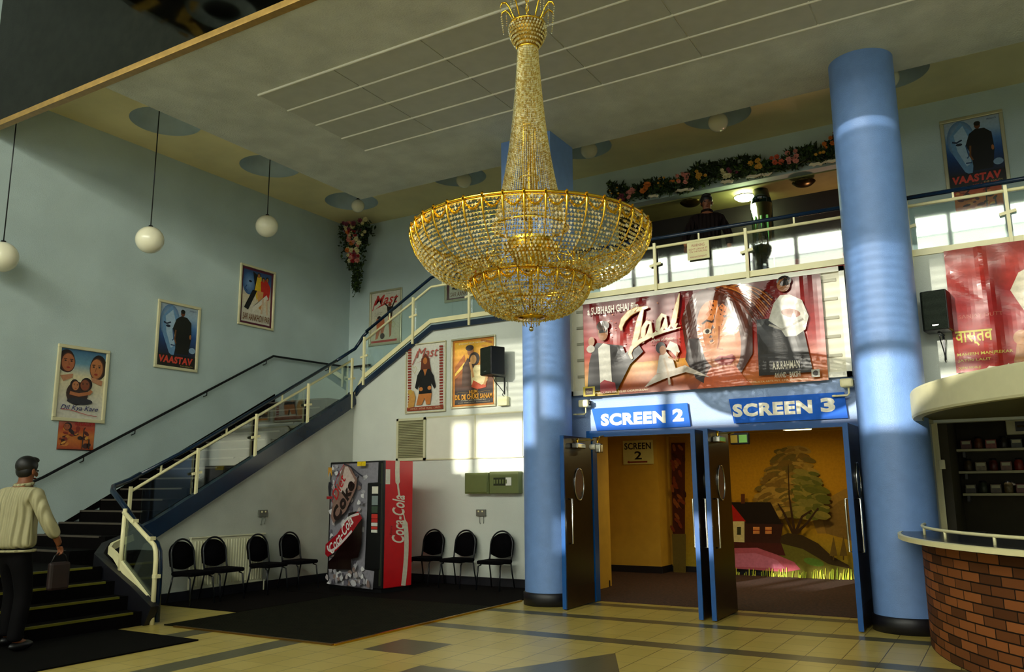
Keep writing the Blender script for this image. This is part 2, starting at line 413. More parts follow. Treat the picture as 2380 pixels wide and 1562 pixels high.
# blue wall over the doors, right pier, wall over the kiosk
mb = MB(); mb.box(-5.6, -4.86, YD, YD+0.14, 0, ZDK).box(-4.86, -1.42, YD, YD+0.14, 2.2, ZDK).box(-1.42, -0.9, YD, YD+0.14, 0, ZDK)
struct('wall_doors', mb, WALLB)
mb = MB(); mb.box(-0.92, -0.66, YD-0.02, YD+0.14, 0, ZDK+0.02).box(-0.66, XR, YD-0.02, YD+0.14, 2.12, ZDK+0.02)
struct('wall_kiosk', mb, WHITE_WALL)
struct('wall_right', MB().box(XR, XR+0.2, YF, 16, 0, ZH), WALL)
# skirtings
struct('baseboard_back', MB().box(XS, -5.62, YS-0.025, YS, 0, 0.13), SKIRT)
struct('baseboard_left', MB().box(XS, XS+0.025, 7.0, YS-0.02, 0, 0.13), SKIRT)
# front wall behind the camera, openings shaped to lay the sun patches
mb = MB(); D0 = YF-0.2; D1 = YF
def band(z0, z1, holes=()):
    x = XL
    for a, b in holes: mb.box(x, a, D0, D1, z0, z1); x = b
    mb.box(x, XR, D0, D1, z0, z1)
full = [(-11.3, -10.95), (-10.85, -9.7), (-9.6, -8.5), (-8.42, -7.2), (-7.1, -5.9), (-5.82, -4.7), (-4.6, -3.4), (-3.3, -2.1), (-2.0, -0.8), (-0.7, 0.5), (0.6, 1.8), (1.9, 3.1), (3.2, 4.4)]
shop = [(-10.8, -8.6), (-8.2, -6.0), (-5.6, -3.4), (-3.0, -0.8), (-0.4, 1.8), (2.2, 4.2)]
band(0, 0.5); band(0.5, 2.9, shop); band(2.9, 3.25)
band(3.25, 3.72, [(-8.3, -7.5), (-7.38, -7.05), (-6.98, -6.1)])
fmid = [h for h in full if not (-8.3 < (h[0]+h[1])/2 < -4.8)]
band(3.72, 4.60); band(4.60, 4.96, fmid); band(4.96, 5.42, full); band(5.42, 5.50); band(5.50, 6.65, full); band(6.65, 6.75); band(6.75, 8.5, full); band(8.5, ZH)
struct('wall_front', mb, mat('front_wall_paint', '#8c8a78', 0.7, noise=0.05))
DAY = mat('daylit_window_glass', '#ffffff', 0.5, emit='#f2f3e2', estr=22.0)
DAY3 = mat('frosted_window_glass', '#ffffff', 0.5, emit='#eef0dc', estr=11.0)
DAY2 = mat('daylit_blind', '#dfe3da', 0.6, emit='#f0ecd0', estr=1.3)
n = 0
for a, b in full:
    n += 1; struct('window_%d' % n, MB().box(a, b, D0+0.04, D0+0.06, 8.02, 8.5), DAY)
    n += 1; struct('window_%d' % n, MB().box(a, b, D0+0.04, D0+0.06, 6.75, 7.97), DAY3)
for a, b in shop:
    n += 1; struct('window_%d' % n, MB().box(a, b, D0+0.04, D0+0.06, 0.5, 2.9), DAY2)
mb = MB()
for k in range(11):
    z = 5.53+k*0.104; mb.box(-11.35, 4.4, D0+0.02, D0+0.05, z, z+0.058)
struct('trim_1', mb, mat('window_blind_slats', '#d8d8c8', 0.5, noise=0.03))  # unseen blind slats added to thin the sun above the clear strip
# ceilings
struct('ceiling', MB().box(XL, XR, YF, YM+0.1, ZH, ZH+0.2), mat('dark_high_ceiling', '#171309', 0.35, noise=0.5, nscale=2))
mb = MB(); mb.box(-8.92, XR, YM, 10.1, ZC, ZC+0.62)
struct('ceiling', mb, SOFFIT)
mb = MB(); yy = [6.56, 7.05, 7.56, 8.06, 8.55]
xs_ = [-7.5, -6.28, -5.03, -3.77, -2.53, -1.28, -0.02, 1.24, 2.5, 3.75]
for i in range(4):
    for j in range(len(xs_)-1): mb.box(xs_[j]+0.008, xs_[j+1]-0.008, yy[i]+0.01, yy[i+1]-0.012, ZC-0.010, ZC)
struct('ceiling', mb, TILE_C)
mb = MB()
for y in yy: mb.box(-7.5, 3.75, y-0.007, y+0.009, ZC-0.022, ZC)
struct('trim_2', mb, mat('white_ceiling_bar', '#fbf8e6', 0.4, noise=0.02))
mb = MB(); CENT = [(-10.3, 7.3), (-10.3, 9.35), (-10.3, 11.4), (-7.85, 11.4), (-5.45, 11.4), (-3.22, 11.4), (-0.88, 11.4), (1.5, 11.4)]
def cell(x0, x1, y0, y1, cx, cy, r=0.5, z=ZT):
    n_ = 48; vs_ = []; fs = []
    for k in range(n_):
        a = 2*pi*k/n_; vs_.append((cx+r*cos(a), cy+r*sin(a), z))
        dx, dy = cos(a), sin(a); t = min([(x1-cx)/dx if dx > 1e-9 else 1e9, (x0-cx)/dx if dx < -1e-9 else 1e9, (y1-cy)/dy if dy > 1e-9 else 1e9, (y0-cy)/dy if dy < -1e-9 else 1e9])
        vs_.append((cx+dx*t, cy+dy*t, z))
    for k in range(n_):
        a = 2*k; b = 2*((k+1) % n_); fs.append((a, b, b+1, a+1))
    mb.add(vs_, fs)
    for q in ((x0, y0), (x1, y0), (x1, y1), (x0, y1)):
        ks = sorted(range(n_), key=lambda k: (vs_[2*k+1][0]-q[0])**2+(vs_[2*k+1][1]-q[1])**2)[:2]
        mb.add([(q[0], q[1], z), vs_[2*ks[0]+1], vs_[2*ks[1]+1]], [(0, 1, 2)])
mb.add([(XL, YM+.02, ZT), (-8.9, YM+.02, ZT), (-8.9, 6.25, ZT), (XL, 6.25, ZT)], [(0, 1, 2, 3)]); cell(XL, -8.9, 6.25, 8.35, -10.3, 7.3); cell(XL, -8.9, 8.35, 10.05, -10.3, 9.35); cell(XL, -8.9, 10.05, YB, -10.3, 11.4)
for (x0, x1), cx in zip([(-8.9, -6.65), (-6.65, -4.3), (-4.3, -2.05), (-2.05, 0.3), (0.3, 2.6)], [-7.85, -5.45, -3.22, -0.88, 1.5]): cell(x0, x1, 10.05, YB, cx, 11.4)
mb.add([(2.6, 10.05, ZT), (XR, 10.05, ZT), (XR, YB, ZT), (2.6, YB, ZT)], [(0, 1, 2, 3)])
ob = mb.build('ceiling', TROUGH, fix=False); tag(ob, kind='structure')
mb = MB()
for cx, cy in CENT:
    mb.lathe([(0.5, 0), (0.5, 0.03), (0.47, 0.20), (0.38, 0.30), (0.2, 0.34), (0.001, 0.35)], (cx, cy, ZT), 48)
ob = mb.build('ceiling', RECESS); tag(ob, kind='structure')
struct('ceiling', MB().box(XL, XR, YM+0.1, YB+0.2, ZT+0.5, ZT+0.6), SOFFIT)
# dark mirror bulkhead and its timber edge
mm = mat('smoked_mirror', '#3a3830', 0.06, metal=1.0, noise=0.15)
struct('wall_mirror', MB().box(XL, XR, YM-0.03, YM+0.02, ZC+0.05, ZH), mm)
struct('trim_3', MB().box(XL, XR, YM-0.07, YM+0.02, ZC-0.015, ZC+0.06), mat('gilt_timber_edge', '#9a7a3c', 0.4, noise=0.15, nscale=10))
# slats added for golden glints in the smoked mirror; ring fitting beside them
def in_mirror(px, py, z=9.12):
    m_ = P(px, py, 1, YM-0.03); d = m_-Vector((0, 0, CAMH)); d.y = -d.y; k = (z-m_.z)/d.z; return m_+d*k
SLAT = mat('gilded_ceiling_slat', '#e8b84a', 0.5, metal=0.2, noise=0.3, nscale=4)
for i_, (p0, p1) in enumerate([((310, 25), (360, 0)), ((258, 68), (318, 32)), ((225, 112), (285, 82)), ((258, 132), (320, 100)), ((420, 52), (450, 0)), ((440, 52), (466, 85)), ((415, 105), (428, 78)), ((370, 125), (398, 108)), ((200, 125), (390, 45)), ((0, 270), (34, 285))]):
    a_, b_ = in_mirror(*p0), in_mirror(*p1); w_ = 0.012 if i_ == 8 else 0.16
    o_ = tag(MB().beam(a_, b_, w_, 0.03).build('ceiling_slat', SLAT), 'gilded slat of the dark high ceiling, mirrored at the top left', 'slat', 'gilded slats of the high ceiling')
c_ = in_mirror(515, 25)
o_ = tag(MB().lathe([(0.30, 0), (0.55, -0.02), (0.56, 0.0), (0.30, 0.03), (0.30, 0)], (c_.x, c_.y, 9.12), 32).build('ceiling_ring', RECESS), 'pale ring fitting of the dark high ceiling, mirrored at the top left', 'ceiling fitting')
# balcony floor
mb = MB(); mb.box(-8.05, -5.62, YS+0.125, YB, ZDK-0.1, ZDK+0.1).box(-5.62, XR, YD, YB+0.2, ZDK-0.25, ZDK)
mb.box(OX0-0.5, OX1+0.5, YB, 16, ZDK-0.25, ZDK)
struct('floor', mb, mat('balcony_floor', '#3a3430', 0.8, noise=0.2))
# room behind the balcony
mb = MB(); mb.box(OX0-0.5, OX1+0.5, YB+0.2, 13.7, ZC-0.05, ZC+0.1)
struct('ceiling', mb, mat('olive_ceiling_paint', '#8d8a54', 0.7, noise=0.06))
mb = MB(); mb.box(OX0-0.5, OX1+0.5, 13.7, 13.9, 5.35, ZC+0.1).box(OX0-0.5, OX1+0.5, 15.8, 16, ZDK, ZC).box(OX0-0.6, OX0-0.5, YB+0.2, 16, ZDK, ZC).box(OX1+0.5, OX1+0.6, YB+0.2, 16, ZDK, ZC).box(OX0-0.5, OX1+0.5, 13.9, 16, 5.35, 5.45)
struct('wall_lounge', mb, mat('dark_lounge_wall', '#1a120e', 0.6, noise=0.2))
# corridor beyond the doors
ZI = 2.36
mb = MB(); mb.box(-5.5, -0.9, YD+0.14, YS+0.12, ZI, ZI+0.1).box(-6.6, -0.9, YS+0.12, 16, ZI, ZI+0.1)
struct('ceiling', mb, mat('corridor_ceiling', '#b8a24a', 0.7, noise=0.03))
mb = MB(); mb.box(-6.6, -0.9, 14.36, 14.5, 0, ZI).box(-6.3, -5.30, 13.88, 14.36, 0, ZI).box(-6.6, -6.5, 11.9, 14.4, 0, ZI).box(-0.98, -0.9, YD+0.14, 14.4, 0, ZI).box(-6.5, -5.33, 11.72, 11.86, 0, ZI).box(-5.49, -5.3, YD+0.15, 11.72, 0, ZI)
struct('wall_corridor', mb, YWALL)
mb = MB(); mb.box(-6.3, -5.29, 13.86, 13.88, 0, 0.12).box(-5.3, -5.28, 13.88, 14.36, 0, 0.12).box(-5.28, -0.98, 14.34, 14.36, 0, 0.10).box(-5.45, -5.29, 11.70, 11.72, 0, 0.1)
struct('baseboard_corridor', mb, SKIRT)
struct('floor', MB().box(-5.49, -0.66, YD+0.1, YS+0.12, 0, 0.006).box(-6.6, -0.66, YS+0.12, 14.4, 0, 0.006), CARPET)

# ------------------------------------------------------------------ columns
def column(x, y, r, z1, label, face):
    t = thing('column', label, 'column', (x, y, 0))
    MB().lathe([(r, 0.16), (r, z1)], seg=64).build('shaft', COLB, t)
    MB().lathe([(0.001, 0), (r+0.02, 0), (r+0.02, 0.15), (r+0.005, 0.16), (r, 0.16)], seg=64).build('skirting', SKIRT, t)
    return t
column(-5.24, 9.74, 0.325, 4.179, 'round sky-blue column left of the double doors, black skirting, sunlit band round its middle', None)
column(-1.03, 9.66, 0.345, ZC, 'tall round sky-blue column right of the double doors, rising to the grey ceiling', None)
t = thing('pier', 'square blue pier behind the chandelier, meeting the grey ceiling', 'column', (-5.32, 9.7, 3.9))
MB().box(-5.72, -4.94, 9.38, 10.06, 4.25, ZC-0.001).build('shaft', COLB, t, world=True)
MB().box(-5.76, -4.90, 9.34, 10.1, 4.18, 4.25).build('base', COLB, t, world=True)

# ------------------------------------------------------------------ staircase
STEP = mat('black_stair_carpet', '#070505', 0.9, noise=0.4, nscale=20)
NOSE = mat('worn_brass_nosing', '#7d7a28', 0.4, metal=0.6, noise=0.1)
NOSE2 = mat('dull_grey_nosing', '#4a4238', 0.5, noise=0.2)
st = thing('staircase', 'dark carpeted staircase climbing the left wall and turning at the corner landing', 'stairs', (-10.5, 8.0, 0))
def step(x0, x1, y0, y1, z0, z1, nose, nm):
    o = MB().box(x0, x1, y0, y1, z0, z1).build('step', STEP, st, world=True)
    if nose == 'x': MB().box(x1-0.03, x1+0.006, y0+0.2, y1-0.12, z1-0.018, z1+0.005).build('nosing', nm, o, world=True)
    if nose == 'y': MB().box(x0+0.02, x1-0.12, y0-0.006, y0+0.03, z1-0.018, z1+0.005).build('nosing', nm, o, world=True)
    if nose == 'X': MB().box(x0-0.006, x0+0.03, y0+0.02, y1-0.02, z1-0.018, z1+0.005).build('nosing', nm, o, world=True)
for k, x in enumerate((-8.42, -8.68, -8.95, -9.22)): step(XL, x, 4.3, 6.12, 0.15*k+0.001, 0.15*(k+1), 'x', NOSE)
step(XL, XS-0.13, 6.12, 6.56, 0.0, 0.75, 'y', NOSE2)
for k in range(1, 15):
    y0 = 6.3+0.297*k-0.03; step(XL, XS-0.13, y0, y0+0.6 if k < 14 else 10.76, max(0, 0.75+0.15*k-0.5), 0.75+0.15*k, 'y', NOSE2)
step(XL, XS-0.13, 10.46, YB, 2.7, 3.0, 'y', NOSE2)
step(XS-0.13, -9.5, YS+0.13, YB, 2.7, 3.0, None, NOSE2)
for k in range(1, 8):
    x0 = -9.62+0.225*(k-1); step(x0, x0+0.5 if k < 7 else -8.05, YS+0.13, YB, 3.0+0.155*(k-1)-0.2, 3.0+0.155*k-(0.01 if k == 7 else 0), 'X', NOSE2)
sa, sb = P(140, 1218, 0, XL), P(285, 1130, 0, XL)
sl = (sb.z-sa.z)/(sb.y-sa.y); f0 = lambda y: sa.z+sl*(y-sa.y)
MB().prism_w([(XL+0.001, 5.6, 0.3), (XL+0.001, 10.7, 2.9), (XL+0.001, 10.7, f0(10.7)), (XL+0.001, 5.6, f0(5.6))], (0.02, 0, 0)).build('wall_string', STEP, st, world=True)
# blue stringer on the outside edge
pts = [(XS+0.03, 6.95, 0.90)] + [(XS+0.03, y, 0.86+0.534*(y-7.15)+0.12) for y in (7.15, 8, 9, 10, 10.6)]
pts += [(XS+0.02, 10.8, 2.93), (XS+0.0, 10.97, 3.04)]
mb = MB(); mb.ribbon(pts, 0.10, 0.22)
mb.build('stringer', NAVY, st, world=True)
MB().ribbon([(-9.72, 10.99, 3.10), (-9.62, 10.975, 3.20), (-8.6, 10.975, 3.79), (-8.06, 10.975, 4.10), (-5.9, 10.975, 4.12)], 0.05, 0.09).build('stringer', NAVY, st, world=True)
# lower curved plinth of the first steps
MB().ribbon([(-8.32, 6.16, 0.1), (-8.7, 6.16, 0.30), (-9.15, 6.17, 0.50), (-9.5, 6.25, 0.62), (-9.72, 6.5, 0.72), (XS, 6.95, 0.86)], 0.10, 0.24).build('plinth', SKIRT, st, world=True)

# ------------------------------------------------------------------ railings
def rail_run(t, pt, posts, studs, tube, bandp, hand, out, glass=True, post_top=0.05, handr=0.026, pw=0.035):
    """pt(s,z,off) maps run coordinates to the place; tube/bandp/hand are lists of (s,z)"""
    def ev(L, s_):
        for (a, za), (b, zb) in zip(L[:-1], L[1:]):
            if a <= s_ <= b or (s_ < a and (a, za) == L[0]) or (s_ > b and (b, zb) == L[-1]): return za+(zb-za)*(s_-a)/(b-a)
        return L[-1][1]
    MB().tube([pt(s_, z, 0.0) for s_, z in hand], handr, 12).build('handrail', NAVY, t, world=True)
    MB().tube([pt(s_, z, 0) for s_, z in tube], 0.019, 10).build('top_tube', CREAM, t, world=True)
    MB().ribbon([pt(s_, z, 0.0) for s_, z in bandp], 0.03, 0.075).build('bottom_band', CREAM, t, world=True)
    for s_ in posts:
        zt, zb = ev(tube, s_), ev(bandp, s_)
        a = pt(s_, zb-0.16, out); b = pt(s_, zt+post_top, out)
        o = MB().beam(a, b, pw, pw, up=(1, 0, 0)).build('post', CREAM, t, world=True)
        zc = (zt+zb)/2+0.02
        MB().beam(pt(s_-0.08, zc-0.01, out), pt(s_+0.08, zc+0.02, out), 0.02, 0.035).build('glass_clamp', CREAM, o, world=True)
    for s_ in studs:
        MB().beam(pt(s_, ev(tube, s_), 0), pt(s_, ev(hand, s_)-0.02, 0), 0.02, 0.02, up=(1, 0, 0)).build('stud', CREAM, t, world=True)
    ps = sorted(posts)
    if glass:
        for a, b in glass:
            q = [pt(a, ev(bandp, a)+0.03, -0.01), pt(b, ev(bandp, b)+0.03, -0.01)]
            knots = [s_ for s_, z in tube if a < s_ < b]
            q += [pt(b, ev(tube, b)-0.03, -0.01)] + [pt(k, ev(tube, k)-0.03, -0.01) for k in reversed(knots)] + [pt(a, ev(tube, a)-0.03, -0.01)]
            kb = [s_ for s_, z in bandp if a < s_ < b]
            q = [q[0]] + [pt(k, ev(bandp, k)+0.03, -0.01) for k in kb] + q[1:]
            nrm = pt(0, 0, 0.006)-pt(0, 0, 0)
            MB().prism_w(q, nrm).build('glass_panel', GLASS, t, world=True)
xr = XS+0.02
t = thing('stair_railing', 'cream steel and glass railing with navy handrail along the lower flight', 'railing', (xr, 8.8, 0.7))
ptA = lambda s_, z, o: Vector((xr+o, s_, z))
rail_run(t, ptA, [7.75, 8.77, 9.83, 10.86], [7.2, 8.25, 9.3, 10.35],
         [(6.78, 1.46), (7.76, 2.00), (10.86, 3.67)], [(7.08, 1.0), (10.75, 2.97), (10.86, 3.0)],
         [(6.75, 1.60), (7.76, 2.10), (10.55, 3.66)], 0.035, glass=[(6.95, 7.72), (7.78, 8.74), (8.80, 9.80), (9.86, 10.82)])
# handrail ends: wreath at the landing, and drop round the bottom newel
MB().tube([(xr, 10.5, 3.63), (xr, 10.8, 3.81), (xr+0.01, 10.95, 3.90), (-9.66, 11.0, 4.02), (-9.58, 11.0, 4.12), (-9.48, 11.0, 4.19)], 0.028, 12).build('handrail', NAVY, t, world=True)
MB().ribbon([(xr, 10.8, 2.99), (xr+0.01, 10.95, 3.07), (-9.68, 11.0, 3.17), (-9.60, 10.99, 3.32), (-9.51, 10.98, 3.42)], 0.03, 0.05).build('bottom_band', CREAM, t, world=True)
b6 = 6.27
MB().tube([(xr, 6.9, 1.68), (xr, 6.75, 1.60), (-9.68, 6.5, 1.52), (-9.42, 6.32, 1.46), (-9.2, b6, 1.36), (-9.02, b6, 1.22), (-8.85, b6, 1.08), (-8.6, b6, 0.95), (-8.46, b6, 0.87), (-8.40, b6, 0.78), (-8.38, b6, 0.6), (-8.37, b6, 0.02)], 0.034, 12).build('handrail', NAVY, t, world=True)
MB().beam((xr+.02, 6.76, 1.20), (xr+.02, 6.76, 1.52), 0.035, 0.035, up=(1, 0, 0)).build('post', CREAM, t, world=True)
MB().tube([(-9.0, 6.2, 1.22), (-8.41, 6.2, 0.86), (-8.375, 6.2, 0.80), (-8.36, 6.2, 0.7), (-8.355, 6.2, 0.0)], 0.026, 10).build('newel', CREAM, t, world=True)
MB().tube([(-9.0, 6.2, 0.42), (-8.98, 6.2, 1.26)], 0.024, 10).build('newel', CREAM, t, world=True)
pb = [(xr, 7.15, 1.035), (xr, 6.9, 0.9), (-9.66, 6.66, 0.84), (-9.5, 6.42, 0.80), (-9.32, 6.27, 0.77), (-9.13, 6.22, 0.72), (-8.98, 6.2, 0.62), (-8.8, 6.2, 0.50), (-8.31, 6.2, 0.15)]
MB().ribbon(pb, 0.035, 0.085).build('bottom_band', CREAM, t, world=True)
for x, z in ((-8.8, 1.12), (-8.47, 0.93), (-8.34, 0.52)): MB().box(x-0.03, x+0.03, 6.17, 6.24, z-0.02, z+0.02).build('glass_clamp', CREAM, t, world=True)
MB().prism_w([(-8.96, 6.21, 0.66), (-8.40, 6.21, 0.28), (-8.40, 6.21, 0.82), (-8.96, 6.21, 1.16)], (0, 0.006, 0)).build('glass_panel', GLASS, t, world=True)

t = thing('stair_railing', 'cream and navy railing on the upper flight and landing, above the two framed posters', 'railing', (-7.8, YS, 3.4))
ptB = lambda s_, z, o: Vector((s_, YS-0.03-o, z))
rail_run(t, ptB, [-9.50, -8.44, -7.30, -6.25], [-8.97, -7.85, -6.8],
         [(-9.50, 4.04), (-8.45, 4.61), (-8.09, 4.81), (-5.75, 4.84)], [(-9.50, 3.40), (-8.44, 4.02), (-8.09, 4.22), (-5.75, 4.23)],
         [(-9.49, 4.19), (-8.09, 4.97), (-7.98, 4.99), (-5.75, 5.0)], 0.03, glass=[(-9.47, -8.47), (-8.41, -7.33), (-7.27, -6.28)])
t = thing('balcony_railing', 'cream railing with blue handrail and glass above the double doors', 'railing', (-3.4, YD, ZDK))
ptC = lambda s_, z, o: Vector((s_, YD-0.02-o, z))
rail_run(t, ptC, [-4.98, -3.78, -2.57, -1.36], [-4.4, -3.18, -1.98], [(-5.5, 4.60), (-1.30, 4.60)], [(-5.5, 4.06), (-1.30, 4.06)],
         [(-5.5, 4.72), (-1.30, 4.72)], 0.03, glass=[(-4.95, -3.81), (-3.75, -2.60), (-2.54, -1.39)])
t = thing('balcony_railing', 'cream railing with glass right of the tall blue column, over the red banner', 'railing', (0.6, YD, ZDK))
rail_run(t, ptC, [-0.73, 0.25, 1.3, 2.4], [-0.25, 0.78, 1.85], [(-0.73, 4.60), (3.4, 4.60)], [(-0.73, 4.04), (3.4, 4.04)],
         [(-0.78, 4.70), (3.4, 4.70)], 0.03, glass=[(-0.70, 0.22), (0.28, 1.27), (1.33, 2.37)])
# wall handrail
hr = [(XL+0.08, 6.2, 1.50), (XL+0.08, 6.55, 1.66), (XL+0.08, 10.56, 3.86), (XL+0.08, YB-0.15, 3.9), (XL+0.12, YB-0.09, 3.9), (XL+0.2, YB-0.08, 3.9), (-10.75, YB-0.08, 3.9)]
t = thing('wall_handrail', 'thin dark handrail fixed along the left wall above the stairs', 'handrail', (XL+0.08, 8.5, 1.5))
MB().tube(hr, 0.02, 10).build('rail', TUBE, t, world=True)
for y in (7.1, 7.88, 9.15, 10.4, 12.0):
    z = 1.66+(min(y, 10.56)-6.55)*0.5486
    MB().tube([(XL+0.08, y, z-0.015), (XL+0.08, y, z-0.07), (XL+0.0, y, z-0.09)], 0.009, 8).build('bracket', TUBE, t, world=True)
MB().tube([(-11.0, YB-0.08, 3.885), (-11.0, YB-0.08, 3.83), (-11.0, YB, 3.81)], 0.009, 8).build('bracket', TUBE, t, world=True)

# ------------------------------------------------------------------ door set
t = thing('door_frame', 'blue painted frame around the two double-door openings', 'door frame', (-3.1, YD, 0))
MB().box(-4.86, -1.40, YD-0.03, YD+0.10, 2.12, 2.205).build('head', FRAMEB, t, world=True)
MB().box(-4.86, -4.77, YD-0.03, YD+0.10, 0.007, 2.12).build('jamb', FRAMEB, t, world=True)
MB().box(-3.06, -2.98, YD-0.03, YD+0.10, 0.007, 2.12).build('mullion', FRAMEB, t, world=True)
MB().box(-1.47, -1.40, YD-0.03, YD+0.10, 0.007, 2.12).build('jamb', FRAMEB, t, world=True)
PORT = mat('porthole_glass', '#27475a', 0.05, spec=1.0, coat=1.0, noise=0.1)
KICK = mat('bronze_kick_plate', '#3a2a1c', 0.35, metal=0.6, noise=0.2)
def leaf(x, y0, y1, label, side):
    """door leaf standing open, square to the doorway; side=+1 shows its handle to the right"""
    t = thing('door', label, 'door', (x, y1, 0.0))
    MB().box(x-0.022, x+0.022, y0+0.02, y1-0.035, 0.012, 2.105).build('leaf', DOORW, t, world=True)
    MB().box(x-0.026, x+0.026, y0, y0+0.022, 0.012, 2.105).build('edge_trim', FRAMEB, t, world=True)
    for sg in (1, -1):
        xx = x+sg*0.023
        o = MB(); yc, zc = (y0+y1)/2, 1.50; n_ = 28
        ring = [(xx+sg*0.006, yc+0.13*cos(2*pi*k/n_), zc+0.20*sin(2*pi*k/n_)) for k in range(n_+1)]
        o.tube(ring, 0.009, 8, cap=False); rg = o.build('porthole_ring', CHROME if sg == 1 else TUBE, t, world=True)
        g = MB(); g.prism_w([(xx, yc+0.128*cos(2*pi*k/n_), zc+0.198*sin(2*pi*k/n_)) for k in range(n_)], (sg*0.006, 0, 0)).build('porthole_glass', PORT, t, world=True)
        MB().box(min(xx, xx+sg*0.004), max(xx, xx+sg*0.004), y0+0.03, y1-0.04, 0.02, 0.26).build('kick_plate', KICK, t, world=True)
        h = MB(); h.tube([(xx, y0+0.12, 0.78), (xx+sg*0.05, y0+0.12, 0.78), (xx+sg*0.05, y0+0.12, 1.32), (xx, y0+0.12, 1.32)], 0.011, 8)
        h.build('handle', CHROME, t, world=True)
    return t
leaf(-4.80, 9.28, 10.12, 'dark door leaf with porthole standing open beside the left blue column', 1)
leaf(-3.10, 9.26, 10.12, 'dark door leaf open back to back in the middle, left one of the pair', -1)
leaf(-2.95, 9.26, 10.12, 'dark door leaf with porthole at the middle, open under the SCREEN 3 sign', 1)
leaf(-1.45, 9.26, 10.12, 'dark door leaf standing open against the tall right blue column', 1)
def closer(x, y, z, label):
    t = thing('door_closer', label, 'door closer', (x, y, z))
    MB().bevbox(x-0.03, x+0.06, y-0.12, y+0.12, z, z+0.07, 0.012).build('body', CHROME, t, world=True)
    MB().beam((x, y, z+0.10), (x+0.12, y+0.22, z+0.12), 0.025, 0.012).build('arm', BRASS, t, world=True)
    MB().beam((x+0.12, y+0.22, z+0.12), (x+0.02, y+0.38, z+0.11), 0.02, 0.012).build('arm', BRASS, t, world=True)
    MB().tube([(x, y, z+0.05), (x, y, z+0.13)], 0.018, 10).build('spindle', BRASS, t, world=True)
closer(-4.745, 9.62, 1.95, 'chrome door closer on the leaf beside the left column')
closer(-2.895, 9.55, 1.96, 'brassy door closer on the middle leaf beside the illuminated exit box')
t = thing('exit_light', 'small dark exit light box with green lettering under the middle of the door head', 'exit light', (-2.74, 9.95, 1.95))
MB().bevbox(-2.86, -2.64, 9.92, 10.0, 1.95, 2.085, 0.01).build('case', BLACK, t, world=True)
MB().box(-2.75, -2.655, 9.912, 9.919, 1.97, 2.06).build('lens', mat('green_exit_lens', '#2f7a33', 0.3, emit='#a8e060', estr=0.25), t, world=True)
MB().box(-2.85, -2.77, 9.912, 9.919, 1.97, 2.06).build('lens', mat('amber_exit_lens', '#7a6a22', 0.3, emit='#e8c040', estr=0.15), t, world=True)

# ------------------------------------------------------------------ signs over the doors
def sign(name, label, x0, x1, z0, z1, y, bgc, words, box, col, skew=0.0, bold=0.03, mt=None, extra=None, cat='sign', thick=0.02):
    t = thing(name, label, cat, (x0, y, z0)); w, h = x1-x0, z1-z0
    MB().prism([(0, h), (w, h), (w+skew*0.4, 0), (skew, 0)], 0.0, thick).build('panel', mt or mat(name+'_'+bgc.strip('#'), bgc, 0.55, noise=0.05, spec=0.2), t)
    for wd, bx, c in (words if isinstance(words, list) else [(words, box, col)]):
        a = Art(w, h); a.text(wd, *bx, c, bold=bold); a.build('lettering', PAPER, t, (0, -0.002, 0))
    if extra: a = Art(w, h); extra(a); a.build('arrow', PAPER, t, (0, -0.002, 0))
    return t
sign('screen_sign', 'blue sign with white letters reading SCREEN 2 over the left doorway', -4.76, -3.43, 2.20, 2.50, YD-0.05, '#0d5fd0', [('SCREEN', (0.10, 0.2, 0.78, 0.74), '#fffbe8'), ('2', (0.85, 0.24, 0.96, 0.78), '#fffbe8')], None, None, 0.07, bold=0.055)
sign('screen_sign', 'blue sign with white letters reading SCREEN 3 over the right doorway', -2.90, -1.56, 2.215, 2.515, YD-0.05, '#0d5fd0', [('SCREEN', (0.03, 0.24, 0.73, 0.78), '#fffbe8'), ('3', (0.80, 0.26, 0.92, 0.82), '#fffbe8')], None, None, 0.05, bold=0.055)
def arrow(a): a.poly([(0.12, 0.10), (0.2, 0.16), (0.2, 0.125), (0.8, 0.125), (0.8, 0.06), (0.2, 0.06), (0.2, 0.03)], '#8a2418')
sign('direction_sign', 'cream sign reading SCREEN 2 with red arrow on the ochre corridor wall', -5.93, -5.36, 1.86, 2.28, 13.85, '#d8cf86',
     [('SCREEN', (0.05, 0.62, 0.93, 0.9), '#16130c'), ('2', (0.38, 0.2, 0.62, 0.54), '#16130c')], None, None, 0, 0.02, extra=arrow, thick=0.008)
sign('warning_sign', 'small cream warning notice with red print fixed to the balcony glass', -3.33, -3.04, 4.34, 4.575, YD-0.06, '#e6dfae',
     [('WARNING', (0.2, 0.72, 0.8, 0.88), '#b2452f'), ("DON'T LEAN OR SIT", (0.08, 0.54, 0.93, 0.65), '#b2452f'), ('ON THE RAILING', (0.1, 0.4, 0.9, 0.5), '#b2452f'), ('MANAGEMENT', (0.12, 0.1, 0.88, 0.2), '#b2452f')], None, None, 0, 0.0, thick=0.006)

